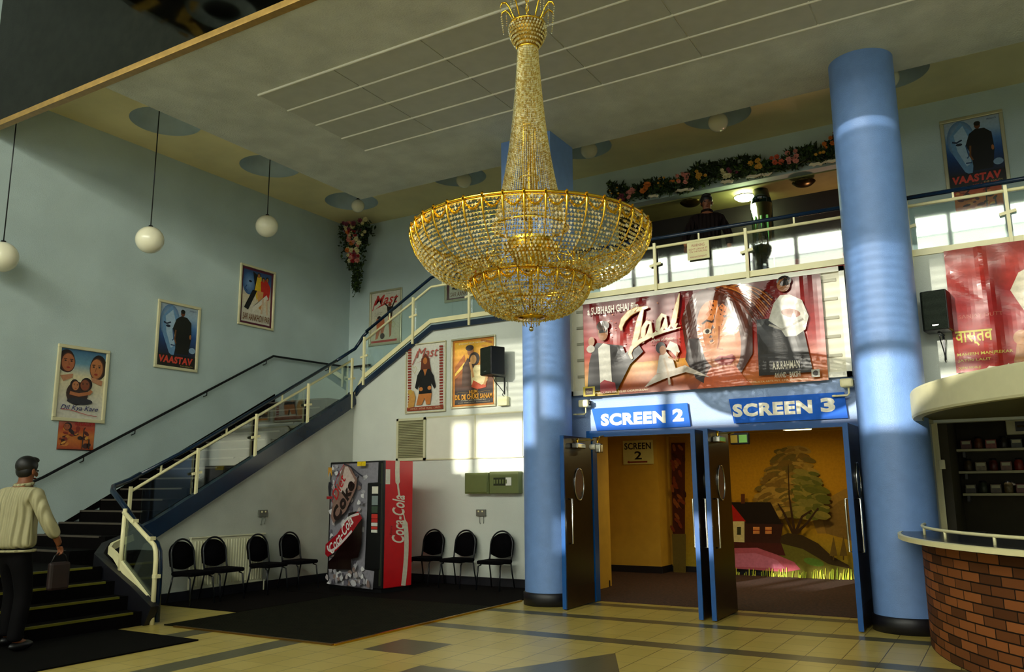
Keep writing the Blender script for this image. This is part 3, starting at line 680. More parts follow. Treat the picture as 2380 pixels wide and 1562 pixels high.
# ------------------------------------------------------------------ banners
t = thing('banner_frame', 'white framed panel with horizontal rails behind the big red film banner', 'frame', (-3.26, YD-0.02, 2.69))
F0, F1, B0, B1 = -5.08, -1.45, 2.69, 4.0
yf = YD-0.04
for a in ((F0, F1, B0, B0+0.06), (F0, F1, B1-0.06, B1), (F0, F0+0.06, B0, B1), (F1-0.06, F1, B0, B1)):
    MB().box(a[0], a[1], yf-0.03, yf+0.03, a[2], a[3]).build('frame_bar', mat('white_frame_paint', '#eceadb', 0.4, noise=0.02), t, world=True)
MB().box(F0+0.06, F1-0.06, yf+0.01, yf+0.03, B0+0.06, B1-0.06).build('backing', mat('cream_panel', '#e4e0cb', 0.6, noise=0.03), t, world=True)
for k in range(5):
    z = B0+0.24+k*0.225; MB().box(F0+0.12, F1-0.1, yf-0.005, yf+0.01, z, z+0.035).build('rail', mat('grey_rail', '#a5a28c', 0.5, noise=0.04), t, world=True)
def fold(x, z):
    d = 0.0
    for cx, cz, s_, ln, am in ((0.9, 1.27, 0.5, 1.1, .028), (1.42, 1.27, -0.12, 1.2, .05), (1.50, 1.27, 0.05, 1.3, .04), (1.95, 1.27, 0.25, 0.9, .05), (2.05, 1.27, -0.45, 0.9, .05), (2.6, 1.27, 0.6, 0.8, .04), (2.95, 1.27, 0.05, 1.0, .045), (2.72, 1.27, 0.5, 0.7, .035), (0.15, 1.27, -0.5, 0.9, .02)):
        dz = cz-z
        if dz < 0: dz = 0
        q = (x-(cx-s_*dz)); wd = 0.035+0.07*dz; d -= am*max(0, 1-dz/ln)*math.exp(-(q/wd)**2)
    return 0.75*d-0.012+0.004*sin(7*x+2*z)*sin(5*z)
t = thing('film_banner', 'wide glossy red and gold film banner reading Taal, hung over the double doors', 'banner', (-4.83, yf-0.045, 2.66))
a = Art(3.12, 1.27)
a.grad(0, 0, 1, 1, ['#e07a14', '#e0641a', '#cc2a14', '#b81a14', '#8e1414', '#6e1010'])
a.grad(0, 0, 0.4, 0.42, ['#f0c030', '#f0b020', '#e08018', '#cc3414'])
a.grad(0.16, 0.0, 0.55, 0.32, ['#9c3a0a', '#c05a10', '#e08a20', '#f0a828'])
for k in range(60):
    u, v = random.uniform(.1, .45), random.uniform(.45, .92); a.ell(u, v, .0035, .006, random.choice(['#e0502a', '#e06a3a', '#a01010', '#f08040']), 8)
# big face with orange hair
a.poly([(.50, .95), (.56, 1.0), (.70, 1.0), (.74, .7), (.73, .3), (.66, .05), (.54, .0), (.47, .3), (.45, .7)], '#5a2410')
a.ell(.60, .50, .085, .37, '#f0a060', 30, 0.06, '#e07830'); a.poly([(.56, .2), (.66, .2), (.70, .05), (.72, 0), (.50, 0), (.54, .12)], '#e8641c')
a.poly([(.46, .3), (.5, .1), (.53, .05), (.545, .25), (.52, .5), (.48, .5)], '#2a0c08')
a.ell(.555, .56, .018, .028, '#f4e4cc', 16); a.ell(.556, .56, .009, .022, '#2a1408', 14); a.line([(.535, .64), (.555, .67), (.58, .645)], .02, '#3a1a0a')
a.ell(.645, .60, .018, .028, '#f4e4cc', 16); a.ell(.645, .60, .009, .022, '#2a1408', 14); a.line([(.625, .69), (.65, .70), (.67, .665)], .02, '#3a1a0a')
a.line([(.605, .6), (.60, .45), (.592, .38), (.615, .37)], .012, '#b85a24')
a.poly([(.575, .27), (.60, .31), (.625, .30), (.65, .315), (.665, .27), (.64, .21), (.60, .215)], '#c0342a'); a.line([(.58, .268), (.62, .275), (.66, .268)], .012, '#7a1410')
for k in range(14):
    u = .60+.012*k; a.curve((.55+.01*k, .99), (.62+.012*k, .98), (.70+.008*k, .85), (.76+.005*k, .55+.02*k), .012, random.choice(['#b4561c', '#7a3010', '#d07a30', '#5a2410']))
# man in white shirt at the right
a.poly([(.755, .62), (.78, .2), (.75, .08), (.95, .08), (.93, .45), (.90, .62)], '#120c0a')
a.poly([(.80, .60), (.825, .76), (.85, .83), (.885, .83), (.93, .76), (.95, .60), (.935, .48), (.90, .43), (.86, .43), (.84, .52)], '#ece8dc'); a.line([(.80, .56), (.85, .50), (.93, .58)], .02, '#b8b0a0'); a.ell(.885, .65, .03, .05, '#a85a34', 14, .5)
a.ell(.865, .93, .025, .07, '#8a5a38', 16); a.ell(.868, .965, .028, .05, '#1a100c', 14)
# man with sunglasses, left
a.poly([(.02, .1), (.03, .35), (.05, .50), (.07, .56), (.19, .50), (.20, .42), (.26, .5), (.28, .42), (.22, .30), (.16, .05), (.05, .05)], '#1a0f0c')
a.poly([(.08, .1), (.075, .50), (.10, .55), (.13, .52), (.135, .12)], '#ece8dc'); a.ell(.10, .66, .024, .085, '#b47a50', 18); a.ell(.10, .735, .03, .055, '#4a342a', 16)
a.rect(.082, .66, .12, .69, '#141010'); a.ell(.045, .58, .015, .05, '#c08a60', 12); a.ell(.265, .56, .014, .06, '#c08a60', 12, .3); a.ell(.04, .5, .02, .04, '#d8cfc0', 12)
a.poly([(.08, .02), (.08, .13), (.10, .16), (.15, .12), (.155, .02)], '#a8141c'); a.rect(.0, .0, .055, .10, '#e8d040'); a.rect(.01, .015, .045, .085, '#4a1a0c'); a.text('film', .014, .03, .04, .06, '#f0d8a0')
# dancer
a.poly([(.28, .05), (.33, .17), (.38, .20), (.46, .24), (.56, .10), (.46, .17), (.38, .13)], '#e4d4c4')
a.poly([(.335, .18), (.35, .36), (.38, .40), (.41, .30), (.42, .20)], '#ece0d4'); a.ell(.365, .42, .018, .055, '#c07a48', 14); a.ell(.358, .44, .022, .06, '#24120c', 14); a.ell(.366, .415, .014, .045, '#c88450', 14)
a.poly([(.38, .42), (.40, .50), (.43, .46), (.44, .38), (.42, .34), (.40, .4)], '#efe8dc'); a.line([(.37, .33), (.385, .18), (.39, .06)], .022, '#e0c8b0'); a.line([(.39, .34), (.42, .30), (.43, .38)], .02, '#d89868')
# title
a.text('a SUBHASH GHAI film', .03, .865, .27, .945, '#f6efe0', bold=.02)
for wd, c in ((1.25, '#c87a1c'), (1.0, '#fff2c8')):
    a.line([(.188, .66), (.184, .70), (.197, .77), (.225, .83), (.26, .86), (.31, .875)], [w*wd for w in (.02, .04, .055, .06, .05, .02)], c)
    a.line([(.285, .85), (.270, .74), (.258, .62), (.243, .51), (.232, .50)], [w*wd for w in (.03, .055, .06, .05, .015)], c)
    a.line([(.322, .70), (.305, .72), (.288, .66), (.283, .58), (.292, .55), (.308, .60), (.322, .71), (.317, .60), (.326, .56), (.342, .61)], [w*wd for w in (.03, .04, .045, .045, .035, .03, .04, .045, .035, .015)], c)
    a.line([(.388, .75), (.371, .775), (.354, .72), (.349, .63), (.358, .60), (.374, .65), (.388, .76), (.383, .65), (.392, .61), (.405, .66)], [w*wd for w in (.03, .04, .045, .045, .035, .03, .04, .045, .035, .015)], c)
    a.line([(.452, .97), (.438, .86), (.425, .75), (.415, .66), (.420, .63), (.436, .67)], [w*wd for w in (.015, .04, .05, .05, .04, .012)], c)
    a.line([(.232, .35), (.222, .41), (.232, .47), (.27, .53), (.32, .575), (.38, .605), (.45, .625)], [w*wd for w in (.02, .035, .04, .04, .035, .025, .008)], c)
a.text('.. a hunt of rhythm', .31, .50, .42, .54, '#f6e8d0', shear=.3)
a.text('A.R.RAHMAN', .805, .125, .905, .20, '#e8dfc8', bold=.02); a.text('ANAND - BAKSHI', .81, .045, .905, .095, '#e0d4b8', bold=.02)
a.text('a MUKTA ARTS PVT. LTD. presentation', .72, .008, .93, .03, '#f0d8a0'); a.rect(.945, .03, .975, .10, '#e0dccc'); a.ell(.96, .065, .01, .025, '#30241c', 12)
a.text('MUSIC LYRICS DIALOGUES CHOREOGRAPHY', .06, .015, .3, .035, '#fff2c8')
a.build('print', VINYL, t, warp=fold, maxe=0.07)

def crumple(x, z):
    return -0.02-0.03*abs(sin(3.1*x+0.9*sin(2.4*z))*sin(2.7*z+1.3*sin(3*x)))*min(1, max(0.15, z*0.9))-0.02*math.exp(-((x-0.37-0.05*sin(3*z))/0.03)**2)+0.012*sin(11*x+5*z)*sin(9*z-4*x)
t = thing('film_banner', 'creased red plastic film banner with yellow Hindi title, above the kiosk', 'banner', (-0.40, YD-0.06, 2.64))
a = Art(2.6, 1.36)
a.grad(0, 0, 1, 1, ['#b02418', '#bc2a1c', '#b41416', '#a81414', '#b83a30', '#c04a3c'])
a.poly([(.20, .0), (.24, .25), (.29, .35), (.27, .6), (.33, .8), (.5, .8), (.55, 0)], '#b07848'); a.poly([(.225, .62), (.26, .75), (.36, .85), (.5, .8), (.5, .35), (.27, .42)], '#e6dcc2')
for k in range(4): a.line([(.235+.012*k, .22), (.225+.012*k, .12), (.215+.014*k, .06)], .028, '#c98a50')
a.ell(.245, .24, .03, .06, '#c98a50', 14)
a.text('वास्तव', .01, .20, .145, .33, '#f0e060', bold=.02)
a.text('MAHESH MANJREKAR', .01, .125, .21, .155, '#e8d860', bold=.01); a.text('JATIN LALIT', .01, .08, .13, .105, '#e8d860', bold=.01); a.text('DEEPAK NIKHALJE', .01, .02, .09, .045, '#e8d860')
a.text('SANJAY DUTT', .03, .42, .19, .46, '#d0705c')
a.poly([(.1, .0), (.12, .04), (.17, .02), (.19, .05), (.2, 0)], '#e8d8c0')
a.build('print', VINYL, t, warp=crumple, maxe=0.08)

# ------------------------------------------------------------------ framed posters
def framed(label, loc, rz, w, h, draw, frame=True, fw=0.03, fm=None, tilt=0.0, name='framed_poster', cat='poster', group=None):
    t = thing(name, label, cat, loc, rz, group); t.rotation_euler = (0, tilt, rz)
    if frame:
        for (x0, x1, z0, z1) in ((0, w, 0, fw), (0, w, h-fw, h), (0, fw, fw, h-fw), (w-fw, w, fw, h-fw)):
            MB().bevbox(x0, x1, -0.035, 0.0, z0, z1, 0.008).build('frame_bar', fm or ALU, t)
        a = Art(w-2*fw, h-2*fw); draw(a); a.build('print', PAPER, t, (fw, -0.006, fw))
    else:
        a = Art(w, h); draw(a); a.build('print', PAPER, t, (0, -0.004, 0))
        MB().box(0, w, -0.003, 0.0, 0, h).build('card', mat('poster_card', '#2a1a12', 0.7, noise=0.1), t)
    return t
def face(a, u, v, ru, rv, skin, hair, left=True, dark='#3a1c10'):
    s_ = -1 if left else 1
    a.ell(u-s_*.15*ru, v+.14*rv, ru*1.08, rv*1.1, hair, 22); a.ell(u+s_*.05*ru, v, ru*.95, rv, skin, 22, 0, dark if dark else None); a.ell(u+s_*.1*ru, v, ru*.82, rv*.86, skin, 22)
    for e in (-.38, .38): a.ell(u+(e+s_*.12)*ru, v+.15*rv, ru*.14, rv*.07, '#1a0c08', 10); a.line([(u+(e+s_*.12-.2)*ru, v+.30*rv), (u+(e+s_*.12+.2)*ru, v+.33*rv)], rv*.07, hair)
    a.line([(u+s_*.14*ru, v+.1*rv), (u+s_*.24*ru, v-.25*rv)], rv*.06, '#8a4a2a'); a.ell(u+s_*.14*ru, v-.5*rv, ru*.24, rv*.09, '#a03424', 12)
def d_vaastav(a):
    a.grad(0, 0, 1, 1, ['#08060c', '#0a1020', '#14305e', '#1c4c8c', '#4a7cb8', '#9ab4cc', '#a8b8c8'])
    a.ell(.28, .72, .25, .28, '#b8c8d4', 26, 0, '#5a80ac'); a.poly([(.08, .78), (.12, .5), (.3, .22), (.42, .16), (.48, .4), (.5, .8), (.3, .98)], '#6c98c4')
    a.poly([(.16, .8), (.2, .55), (.34, .30), (.42, .34), (.44, .7), (.34, .92)], '#a8c4dc'); a.line([(.12, .70), (.2, .68), (.3, .71)], .025, '#14284a'); a.ell(.24, .645, .06, .022, '#0c1c38', 12); a.line([(.36, .62), (.4, .45), (.36, .42)], .02, '#305888'); a.line([(.33, .35), (.44, .345)], .02, '#244470')
    a.poly([(.36, .62), (.44, .78), (.56, .84), (.72, .83), (.84, .75), (.86, .5), (.80, .22), (.46, .22), (.44, .45)], '#0a080a')
    a.ell(.60, .885, .055, .05, '#6a3a20', 16); a.ell(.60, .915, .06, .035, '#0a0808', 14); a.ell(.83, .52, .025, .04, '#b06a34', 10); a.line([(.44, .6), (.42, .45), (.46, .38)], .025, '#7a4a20')
    a.ell(.90, .30, .09, .05, '#8aa8c8', 14); a.rect(0, 0, 1, .19, '#0a0608'); a.text('VAASTAV', .05, .055, .93, .17, '#d8402c', bold=.05, shear=.1); a.text('PRESENTS', .78, .94, .95, .96, '#203060')
    a.text('THE REALITY', .6, .02, .94, .04, '#c8b060')
def d_dil(a):
    a.grad(0, 0, 1, 1, ['#d8d4c4', '#dcd8c8', '#e0d8b8', '#e8dcb0', '#6a9ab0', '#3a6a90'])
    face(a, .16, .80, .17, .15, '#b46a40', '#24120c', False); face(a, .82, .75, .17, .17, '#c07844', '#1a0e0a', True)
    a.poly([(.02, .60), (.3, .64), (.28, .58), (.1, .52)], '#c48a64'); a.poly([(.68, .62), (.96, .58), (.94, .50), (.72, .55)], '#c48a64')
    a.ell(.42, .36, .24, .17, '#3a2418', 24); face(a, .36, .47, .09, .075, '#c48050', '#1a0e0a', False); face(a, .58, .49, .12, .09, '#8a4a28', '#140a08', True)
    a.line([(.25, .36), (.45, .34), (.68, .38), (.72, .42)], .05, '#b87040'); a.ell(.48, .25, .28, .05, '#2c2a2e', 20)
    a.text('Dil Kya Kare', .08, .095, .90, .185, '#2a2e6a', shear=.35, bold=.01); a.curve((.1, .12), (.4, .13), (.6, .04), (.88, .05), .008, '#c84a50')
def d_khauff(a):
    a.grad(0, 0, 1, 1, ['#a8401c', '#c86a24', '#d07a30', '#c04a20', '#b86a50'])
    for k in range(26): a.ell(random.random()*.9+.05, random.random()*.75+.05, random.uniform(.03, .10), random.uniform(.03, .10), random.choice(['#5a1a10', '#8a2a14', '#e0a040', '#2a1410', '#d88838', '#401810']), 10, random.random()*3)
    face(a, .22, .80, .10, .12, '#a85a30', '#1a0c08'); a.line([(.66, .05), (.68, .75), (.72, .8)], .04, '#2a1a18'); a.line([(.85, .05), (.84, .4)], .05, '#241410')
    a.text('KHAUFF', .42, .86, .97, .99, '#b01c14', bold=.05); a.rect(0, 0, 1, .03, '#1a0a08')
def d_sar(a):
    a.rect(0, 0, 1, 1, '#5a1430'); a.grad(.06, .04, .94, .96, ['#dcd4c4', '#e0d8c4', '#e0d0b0', '#4a6a9a', '#2a4878'])
    a.ell(.25, .72, .2, .2, '#7ca0cc', 22, 0, '#30588c'); a.poly([(.35, .95), (.5, .9), (.45, .6), (.38, .45), (.42, .7)], '#101018'); a.ell(.28, .76, .05, .02, '#101c38', 10); a.line([(.18, .68), (.12, .62), (.2, .58)], .02, '#244878')
    a.poly([(.42, .62), (.5, .9), (.62, .88), (.64, .6), (.5, .45)], '#e8c028'); a.poly([(.6, .8), (.78, .86), (.92, .72), (.88, .5), (.7, .45), (.62, .62)], '#cc2a1c'); a.poly([(.5, .62), (.7, .62), (.66, .3), (.58, .3), (.52, .5)], '#d89a5a')
    a.poly([(.25, .25), (.42, .5), (.5, .62), (.36, .62), (.2, .35), (.12, .28)], '#141014'); a.poly([(.4, .22), (.86, .52), (.8, .58), (.5, .38), (.38, .32)], '#e8e0d0'); a.line([(.7, .5), (.66, .22)], .04, '#e0c0a0'); a.line([(.8, .5), (.84, .22)], .04, '#e0c0a0')
    for u, v, c in ((.53, .9, '#24140c'), (.68, .84, '#24140c'), (.8, .86, '#1a100c')): a.ell(u, v, .05, .045, c, 12); a.ell(u, v-.01, .035, .035, '#b0703c', 12)
    a.text('SAR AANKHON PAR', .09, .07, .92, .19, '#7a4a18', bold=.01, shear=.15)
def d_mast_a(a):
    a.grad(0, 0, 1, 1, ['#d0c8a8', '#d8d4bc', '#dcd8c8'])
    a.text('Mast', .10, .76, .92, .95, '#c4342c', shear=.35, bold=.02); a.line([(.04, .66), (.14, .86)], .02, '#c4342c'); a.poly([(.12, .68), (.34, .76), (.72, .80), (.3, .72)], '#c4342c'); a.text('PRESENTS', .5, .955, .72, .965, '#70705a')
    a.line([(.45, .78), (.58, .70)], .03, '#30180c'); a.line([(.86, .86), (.72, .70)], .03, '#30180c'); a.ell(.64, .74, .06, .035, '#8a3c20', 14); a.poly([(.54, .70), (.76, .70), (.72, .5), (.58, .5)], '#24140e'); a.poly([(.58, .5), (.72, .5), (.70, .14), (.64, .10), (.62, .3)], '#b8683c')
    a.ell(.28, .50, .07, .04, '#30180c', 12); a.poly([(.18, .48), (.45, .5), (.48, .32), (.40, .10), (.34, .10), (.34, .28), (.24, .10), (.16, .08), (.2, .3)], '#c06a40'); a.ell(.4, .14, .08, .06, '#3a2014', 12)
    for k in range(3): a.text('cast', .12, .60-.03*k, .4-.05*k, .612-.03*k, '#706850')
    a.line([(.72, .32), (.77, .28), (.84, .34), (.78, .40), (.74, .37), (.69, .40), (.68, .35)], .008, '#c8b838'); a.rect(.02, .02, .9, .06, '#bc3024')
def d_mast_b(a):
    a.rect(0, 0, 1, 1, '#ecead8'); a.rect(.03, .02, .97, .97, '#e8e6da'); 
    for k in range(22):
        for u in (.035, .86): a.rect(u, .06+k*.041, u+.09, .06+k*.041+.028, '#9a3420')
    a.rect(.03, .02, .97, .075, '#9a3c20'); a.text('URMILA  AFTAB  MUSIC  LYRICS', .12, .035, .9, .06, '#e8c8a0')
    a.text('Mast', .26, .80, .84, .94, '#c45a4c', shear=.35); a.line([(.16, .70), (.30, .90)], .014, '#c45a4c'); a.poly([(.24, .72), (.45, .76), (.78, .80), (.42, .745)], '#c45a4c')
    a.poly([(.38, .6), (.40, .78), (.50, .86), (.60, .78), (.66, .58), (.52, .6)], '#6a3018'); a.ell(.50, .745, .055, .05, '#c87838', 16)
    a.poly([(.24, .36), (.30, .54), (.38, .62), (.62, .62), (.72, .52), (.78, .36), (.74, .32), (.66, .42), (.66, .32), (.68, .26), (.34, .26), (.36, .40), (.32, .36), (.30, .33)], '#0e0a0c')
    a.poly([(.45, .62), (.56, .62), (.5, .52)], '#c87838'); a.poly([(.34, .26), (.68, .26), (.64, .10), (.54, .10), (.50, .2), (.42, .10), (.28, .10)], '#d0803c'); a.ell(.40, .33, .05, .03, '#d0803c', 12); a.ell(.62, .34, .05, .03, '#d0803c', 12)
    a.poly([(.06, .06), (.1, .28), (.2, .32), (.26, .22), (.22, .08)], '#d8a050'); a.ell(.12, .3, .06, .04, '#d8b050', 12); a.line([(.18, .62), (.23, .57), (.29, .63), (.25, .68), (.23, .65), (.18, .68), (.16, .65)], .006, '#c8b838')
def d_hum(a):
    a.rect(0, 0, 1, 1, '#c87a14'); a.grad(.04, .03, .96, .97, ['#180c06', '#24120a', '#7a4010', '#c87a14', '#e0a020', '#e8b020'])
    for k in range(7): a.poly([(.7+.02*k, .98-.08*k), (.95, .94-.08*k), (.95, .90-.08*k), (.66+.02*k, .96-.08*k)], random.choice(['#e8b83a', '#b86a14', '#d89020']))
    for k in range(4): a.poly([(.05, .6-.05*k), (.28, .78-.06*k), (.3, .72-.06*k), (.05, .56-.05*k)], random.choice(['#f0c850', '#a85c12']))
    a.poly([(.22, .3), (.24, .6), (.36, .72), (.5, .66), (.6, .3)], '#4a2c18'); a.ell(.43, .82, .08, .07, '#a86a34', 18); a.ell(.41, .87, .10, .045, '#2a160c', 16)
    a.ell(.52, .70, .13, .10, '#24120a', 20); a.ell(.50, .69, .075, .07, '#d09a5a', 18); a.poly([(.46, .3), (.44, .5), (.54, .6), (.76, .6), (.84, .48), (.84, .36), (.66, .28)], '#e8d8a0'); a.poly([(.45, .28), (.5, .38), (.7, .3), (.82, .34), (.8, .26), (.6, .24)], '#c84a1c')
    a.line([(.42, .66), (.46, .55), (.5, .42)], .04, '#d8a060'); a.line([(.8, .52), (.82, .4), (.76, .3)], .04, '#d8a060')
    a.text('HUM', .40, .175, .60, .235, '#e8a018', bold=.02); a.text('DIL DE CHUKE SANAM', .06, .10, .95, .175, '#e8a018', bold=.03); a.text('A SANJAY LEELA BHANSALI FILM', .2, .075, .8, .092, '#d8c8a0'); a.text('music ismail darbar  lyrics mehboob', .14, .045, .9, .06, '#c8b890'); a.text('STRAIGHT FROM THE HEART', .15, .93, .8, .95, '#f4e8c0')
    a.curve((.1, .2), (.2, .23), (.3, .18), (.38, .2), .006, '#8a6a30'); a.curve((.62, .2), (.7, .18), (.8, .23), (.9, .2), .006, '#8a6a30')
def on_left(px0, py0, px1, py1):
    a, b = P(px0, py0, 0, XL), P(px1, py1, 0, XL); return a, b
def fr_left(label, q, draw, **k):
    """q: four photo corners (TL, TR, BR, BL) -> mean rectangle on the left wall"""
    pp = [P(x, y, 0, XL) for x, y in q]; y0 = (pp[0].y+pp[3].y)/2; y1 = (pp[1].y+pp[2].y)/2; z1 = (pp[0].z+pp[1].z)/2; z0 = (pp[2].z+pp[3].z)/2
    return framed(label, (XL+0.002, y0, z0), radians(90), y1-y0, z1-z0, draw, **k)
def fr_back(label, q, draw, Y, **k):
    pp = [P(x, y, 1, Y) for x, y in q]; x0 = (pp[0].x+pp[3].x)/2; x1 = (pp[1].x+pp[2].x)/2; z1 = (pp[0].z+pp[1].z)/2; z0 = (pp[2].z+pp[3].z)/2
    return framed(label, (x0, Y-0.002, z0), 0, x1-x0, z1-z0, draw, **k)
CREAMF = mat('cream_poster_frame', '#cfc9a2', 0.4, noise=0.04)
fr_left('framed poster reading Dil Kya Kare with two large faces, lowest on the left wall', [(133, 797), (254, 817), (240, 987), (119, 975)], d_dil, fm=CREAMF, fw=0.05)
fr_left('unframed red and orange card reading KHAUFF stuck under the Dil Kya Kare poster', [(137, 975), (222, 985), (214, 1050), (131, 1043)], d_khauff, frame=False, name='poster', cat='poster')
fr_left('framed blue poster reading VAASTAV with man in black, on the left wall over the handrail', [(368, 695), (463, 715), (458, 867), (354, 853)], d_vaastav, fm=CREAMF, fw=0.045)
fr_left('framed poster with maroon border reading SAR AANKHON PAR, highest on the left wall', [(558, 611), (638, 633), (634, 770), (550, 753)], d_sar, fm=CREAMF, fw=0.04)
fr_back('framed poster with red Mast title high in the corner behind the stair railing', [(862, 680), (937, 668), (933, 798), (858, 806)], d_mast_a, YB, fw=0.04)
fr_back('framed poster with maroon border half hidden by the chandelier, behind the landing railing', [(1036, 610), (1135, 590), (1135, 690), (1034, 706)], d_sar, YB, fw=0.05)
fr_back('framed poster reading Mast with woman in black, on the white wall by the vent', [(945, 801), (1038, 793), (1038, 957), (944, 962)], d_mast_b, YS, fw=0.02, fm=CREAMF)
fr_back('framed golden poster reading HUM DIL DE CHUKE SANAM left of the speaker', [(1048, 789), (1152, 779), (1156, 944), (1053, 951)], d_hum, YS, fw=0.03)
fr_back('framed blue poster reading VAASTAV high on the wall at the far right', [(2184, 284), (2332, 254), (2348, 425), (2200, 452)], d_vaastav, YB, fw=0.05)
fr_back('small card reading KHAUFF hung below the right-hand blue poster', [(2215, 434), (2330, 420), (2330, 480), (2222, 494)], d_khauff, YB, frame=False, name='poster', cat='poster')

# ------------------------------------------------------------------ mats and carpet under the seats
def rib_mat():
    m = mat('ribbed_entrance_mat', '#17170c', 0.8, noise=0.3, nscale=8); nt = m.node_tree; b = nt.nodes['Principled BSDF']
    g = nt.nodes.new('ShaderNodeNewGeometry'); w = nt.nodes.new('ShaderNodeTexWave'); w.bands_direction = 'X'; w.inputs['Scale'].default_value = 9.0
    nt.links.new(g.outputs['Position'], w.inputs['Vector'])
    bp = nt.nodes.new('ShaderNodeBump'); bp.inputs['Strength'].default_value = 1.0; bp.inputs['Distance'].default_value = 0.01
    nt.links.new(w.outputs['Fac'], bp.inputs['Height']); nt.links.new(bp.outputs['Normal'], b.inputs['Normal']); return m
t = thing('entrance_mat', 'large ribbed dark entrance mat with brass edging in front of the seats', 'mat', (-6.9, 7.6, 0))
MB().box(-8.2, -5.70, 6.24, 9.1, 0.001, 0.012).build('mat_surface', rib_mat(), t, world=True)
MB().box(-5.70, -5.665, 6.22, 9.75, 0.001, 0.018).build('brass_edge', BRASS, t, world=True)
MB().box(-8.0, -5.70, 6.205, 6.24, 0.001, 0.016).build('bronze_edge', mat('bronze_edge', '#7a5a24', 0.4, metal=0.8, noise=0.1), t, world=True)
c = MB().box(XS+0.03, -5.71, 9.11, YS-0.03, 0.001, 0.011); c.box(XS+0.03, -8.22, 7.3, 9.09, 0.001, 0.011)
o = tag(c.build('carpet', mat('plain_dark_carpet', '#0c0706', 0.95, noise=0.4, nscale=40)), 'dark carpet under the two rows of chairs and the vending machine', 'carpet')
o = tag(MB().box(-10.3, -7.06, 3.2, 5.78, 0.001, 0.014).build('floor_mat', mat('black_rubber_mat', '#060504', 0.9, noise=0.3)), 'plain black mat lying at the foot of the staircase', 'mat')

# ------------------------------------------------------------------ chairs
def make_chair():
    t = thing('banquet_chair', 'x', 'chair')
    W_ = 0.185
    # back pad with rounded top, bottom curved
    n_ = 20; o_ = [(W_*1.0*cos(a), 0.62+0.165*sin(a)**.9 if a not in (0, pi) else 0.62) for a in [pi*k/n_ for k in range(n_+1)]]
    lo = [(-W_*0.97+2*W_*0.97*k/8, 0.455-0.05*sin(pi*k/8)+0.02) for k in range(9)]
    prof = o_+lo
    bm = bmesh.new(); vs_ = [bm.verts.new((p[0], 0.165+(p[1]-0.42)*0.18, p[1])) for p in prof]; f = bm.faces.new(vs_)
    r = bmesh.ops.extrude_face_region(bm, geom=[f]); 
    for v in [e for e in r['geom'] if isinstance(e, bmesh.types.BMVert)]: v.co.y += 0.035
    bmesh.ops.bevel(bm, geom=[e for e in bm.edges if len(e.link_faces) == 2 and e.calc_face_angle(0) > 1.2], offset=0.010, segments=2, affect='EDGES')
    MB().bm(bm, True).build('backrest', BLACKC, t)
    # hoop frame with grip gap
    hoop = [(-W_, 0.13, 0.36), (-W_, 0.155, 0.45), (-W_, 0.185, 0.62)]+[(W_*cos(a), 0.185+0.03*sin(a), 0.62+0.195*sin(a)) for a in [pi-pi*k/16 for k in range(17)]]+[(W_, 0.155, 0.45), (W_, 0.13, 0.36)]
    MB().tube(hoop, 0.013, 8).build('back_frame', TUBE, t)
    MB().bevbox(-0.20, 0.20, -0.22, 0.16, 0.36, 0.415, 0.02).build('seat', BLACKC, t)
    for sx in (-1, 1):
        MB().tube([(sx*W_, 0.13, 0.37), (sx*W_, 0.17, 0.2), (sx*(W_+0.01), 0.22, 0.0)], 0.011, 8).build('leg', TUBE, t)
        MB().tube([(sx*(W_-0.02), -0.14, 0.35), (sx*W_, -0.19, 0.33), (sx*(W_+0.01), -0.235, 0.0)], 0.011, 8).build('leg', TUBE, t)
    MB().tube([(-W_, 0.13, 0.35), (W_, 0.13, 0.35)], 0.009, 8).build('seat_frame', TUBE, t)
    return t
ch = make_chair(); first = True
spots = [(-7.93, 10.70, 0.03, 'black padded chair beside the red side of the vending machine', 'row on the white wall'),
         (-7.32, 10.68, -0.02, 'black padded chair in the middle of the three by the white wall', 'row on the white wall'),
         (-6.64, 10.66, 0.04, 'black padded chair nearest the left blue column', 'row on the white wall'),
         (-9.37, 7.50, pi/2+.05, 'black padded chair nearest the stair newel, partly behind its post', 'row under the stairs'),
         (-9.39, 8.02, pi/2-.04, 'black padded chair in front of the left end of the radiator', 'row under the stairs'),
         (-9.37, 8.80, pi/2+.03, 'black padded chair in front of the right end of the radiator', 'row under the stairs'),
         (-9.37, 9.42, pi/2-.03, 'black padded chair nearest the vending machine in the row under the stairs', 'row under the stairs')]
for x, y, rz, lab, g in spots:
    if first: ch.location = (x, y, 0.0125); ch.rotation_euler = (0, 0, rz); ch['label'] = lab; ch['group'] = 'chairs in the '+g; first = False
    else: dup(ch, (x, y, 0.0125), rz, lab, 'chairs in the '+g)

# ------------------------------------------------------------------ radiator, sockets, electric boxes, vent
RADM = mat('cream_radiator_enamel', '#dedcbc', 0.35, noise=0.03)
t = thing('radiator', 'cream ribbed panel radiator on the wall under the stairs behind chairs', 'radiator', (XS+0.06, 8.37, 0.13))
MB().bevbox(XS+0.03, XS+0.06, 7.72, 9.02, 0.14, 0.82, 0.008).build('panel', RADM, t, world=True)
for k in range(26):
    y = 7.78+k*0.0475; MB().bevbox(XS+0.058, XS+0.075, y, y+0.026, 0.18, 0.78, 0.006).build('rib', RADM, t, world=True)
MB().box(XS+0.025, XS+0.08, 7.71, 9.03, 0.82, 0.835).build('top_grille', RADM, t, world=True)
MB().tube([(XS+0.05, 9.06, 0.16), (XS+0.05, 9.06, 0.01)], 0.01, 8).build('pipe', RADM, t, world=True)
SOCK = mat('grey_metal_socket', '#767a70', 0.4, metal=0.4, noise=0.05)
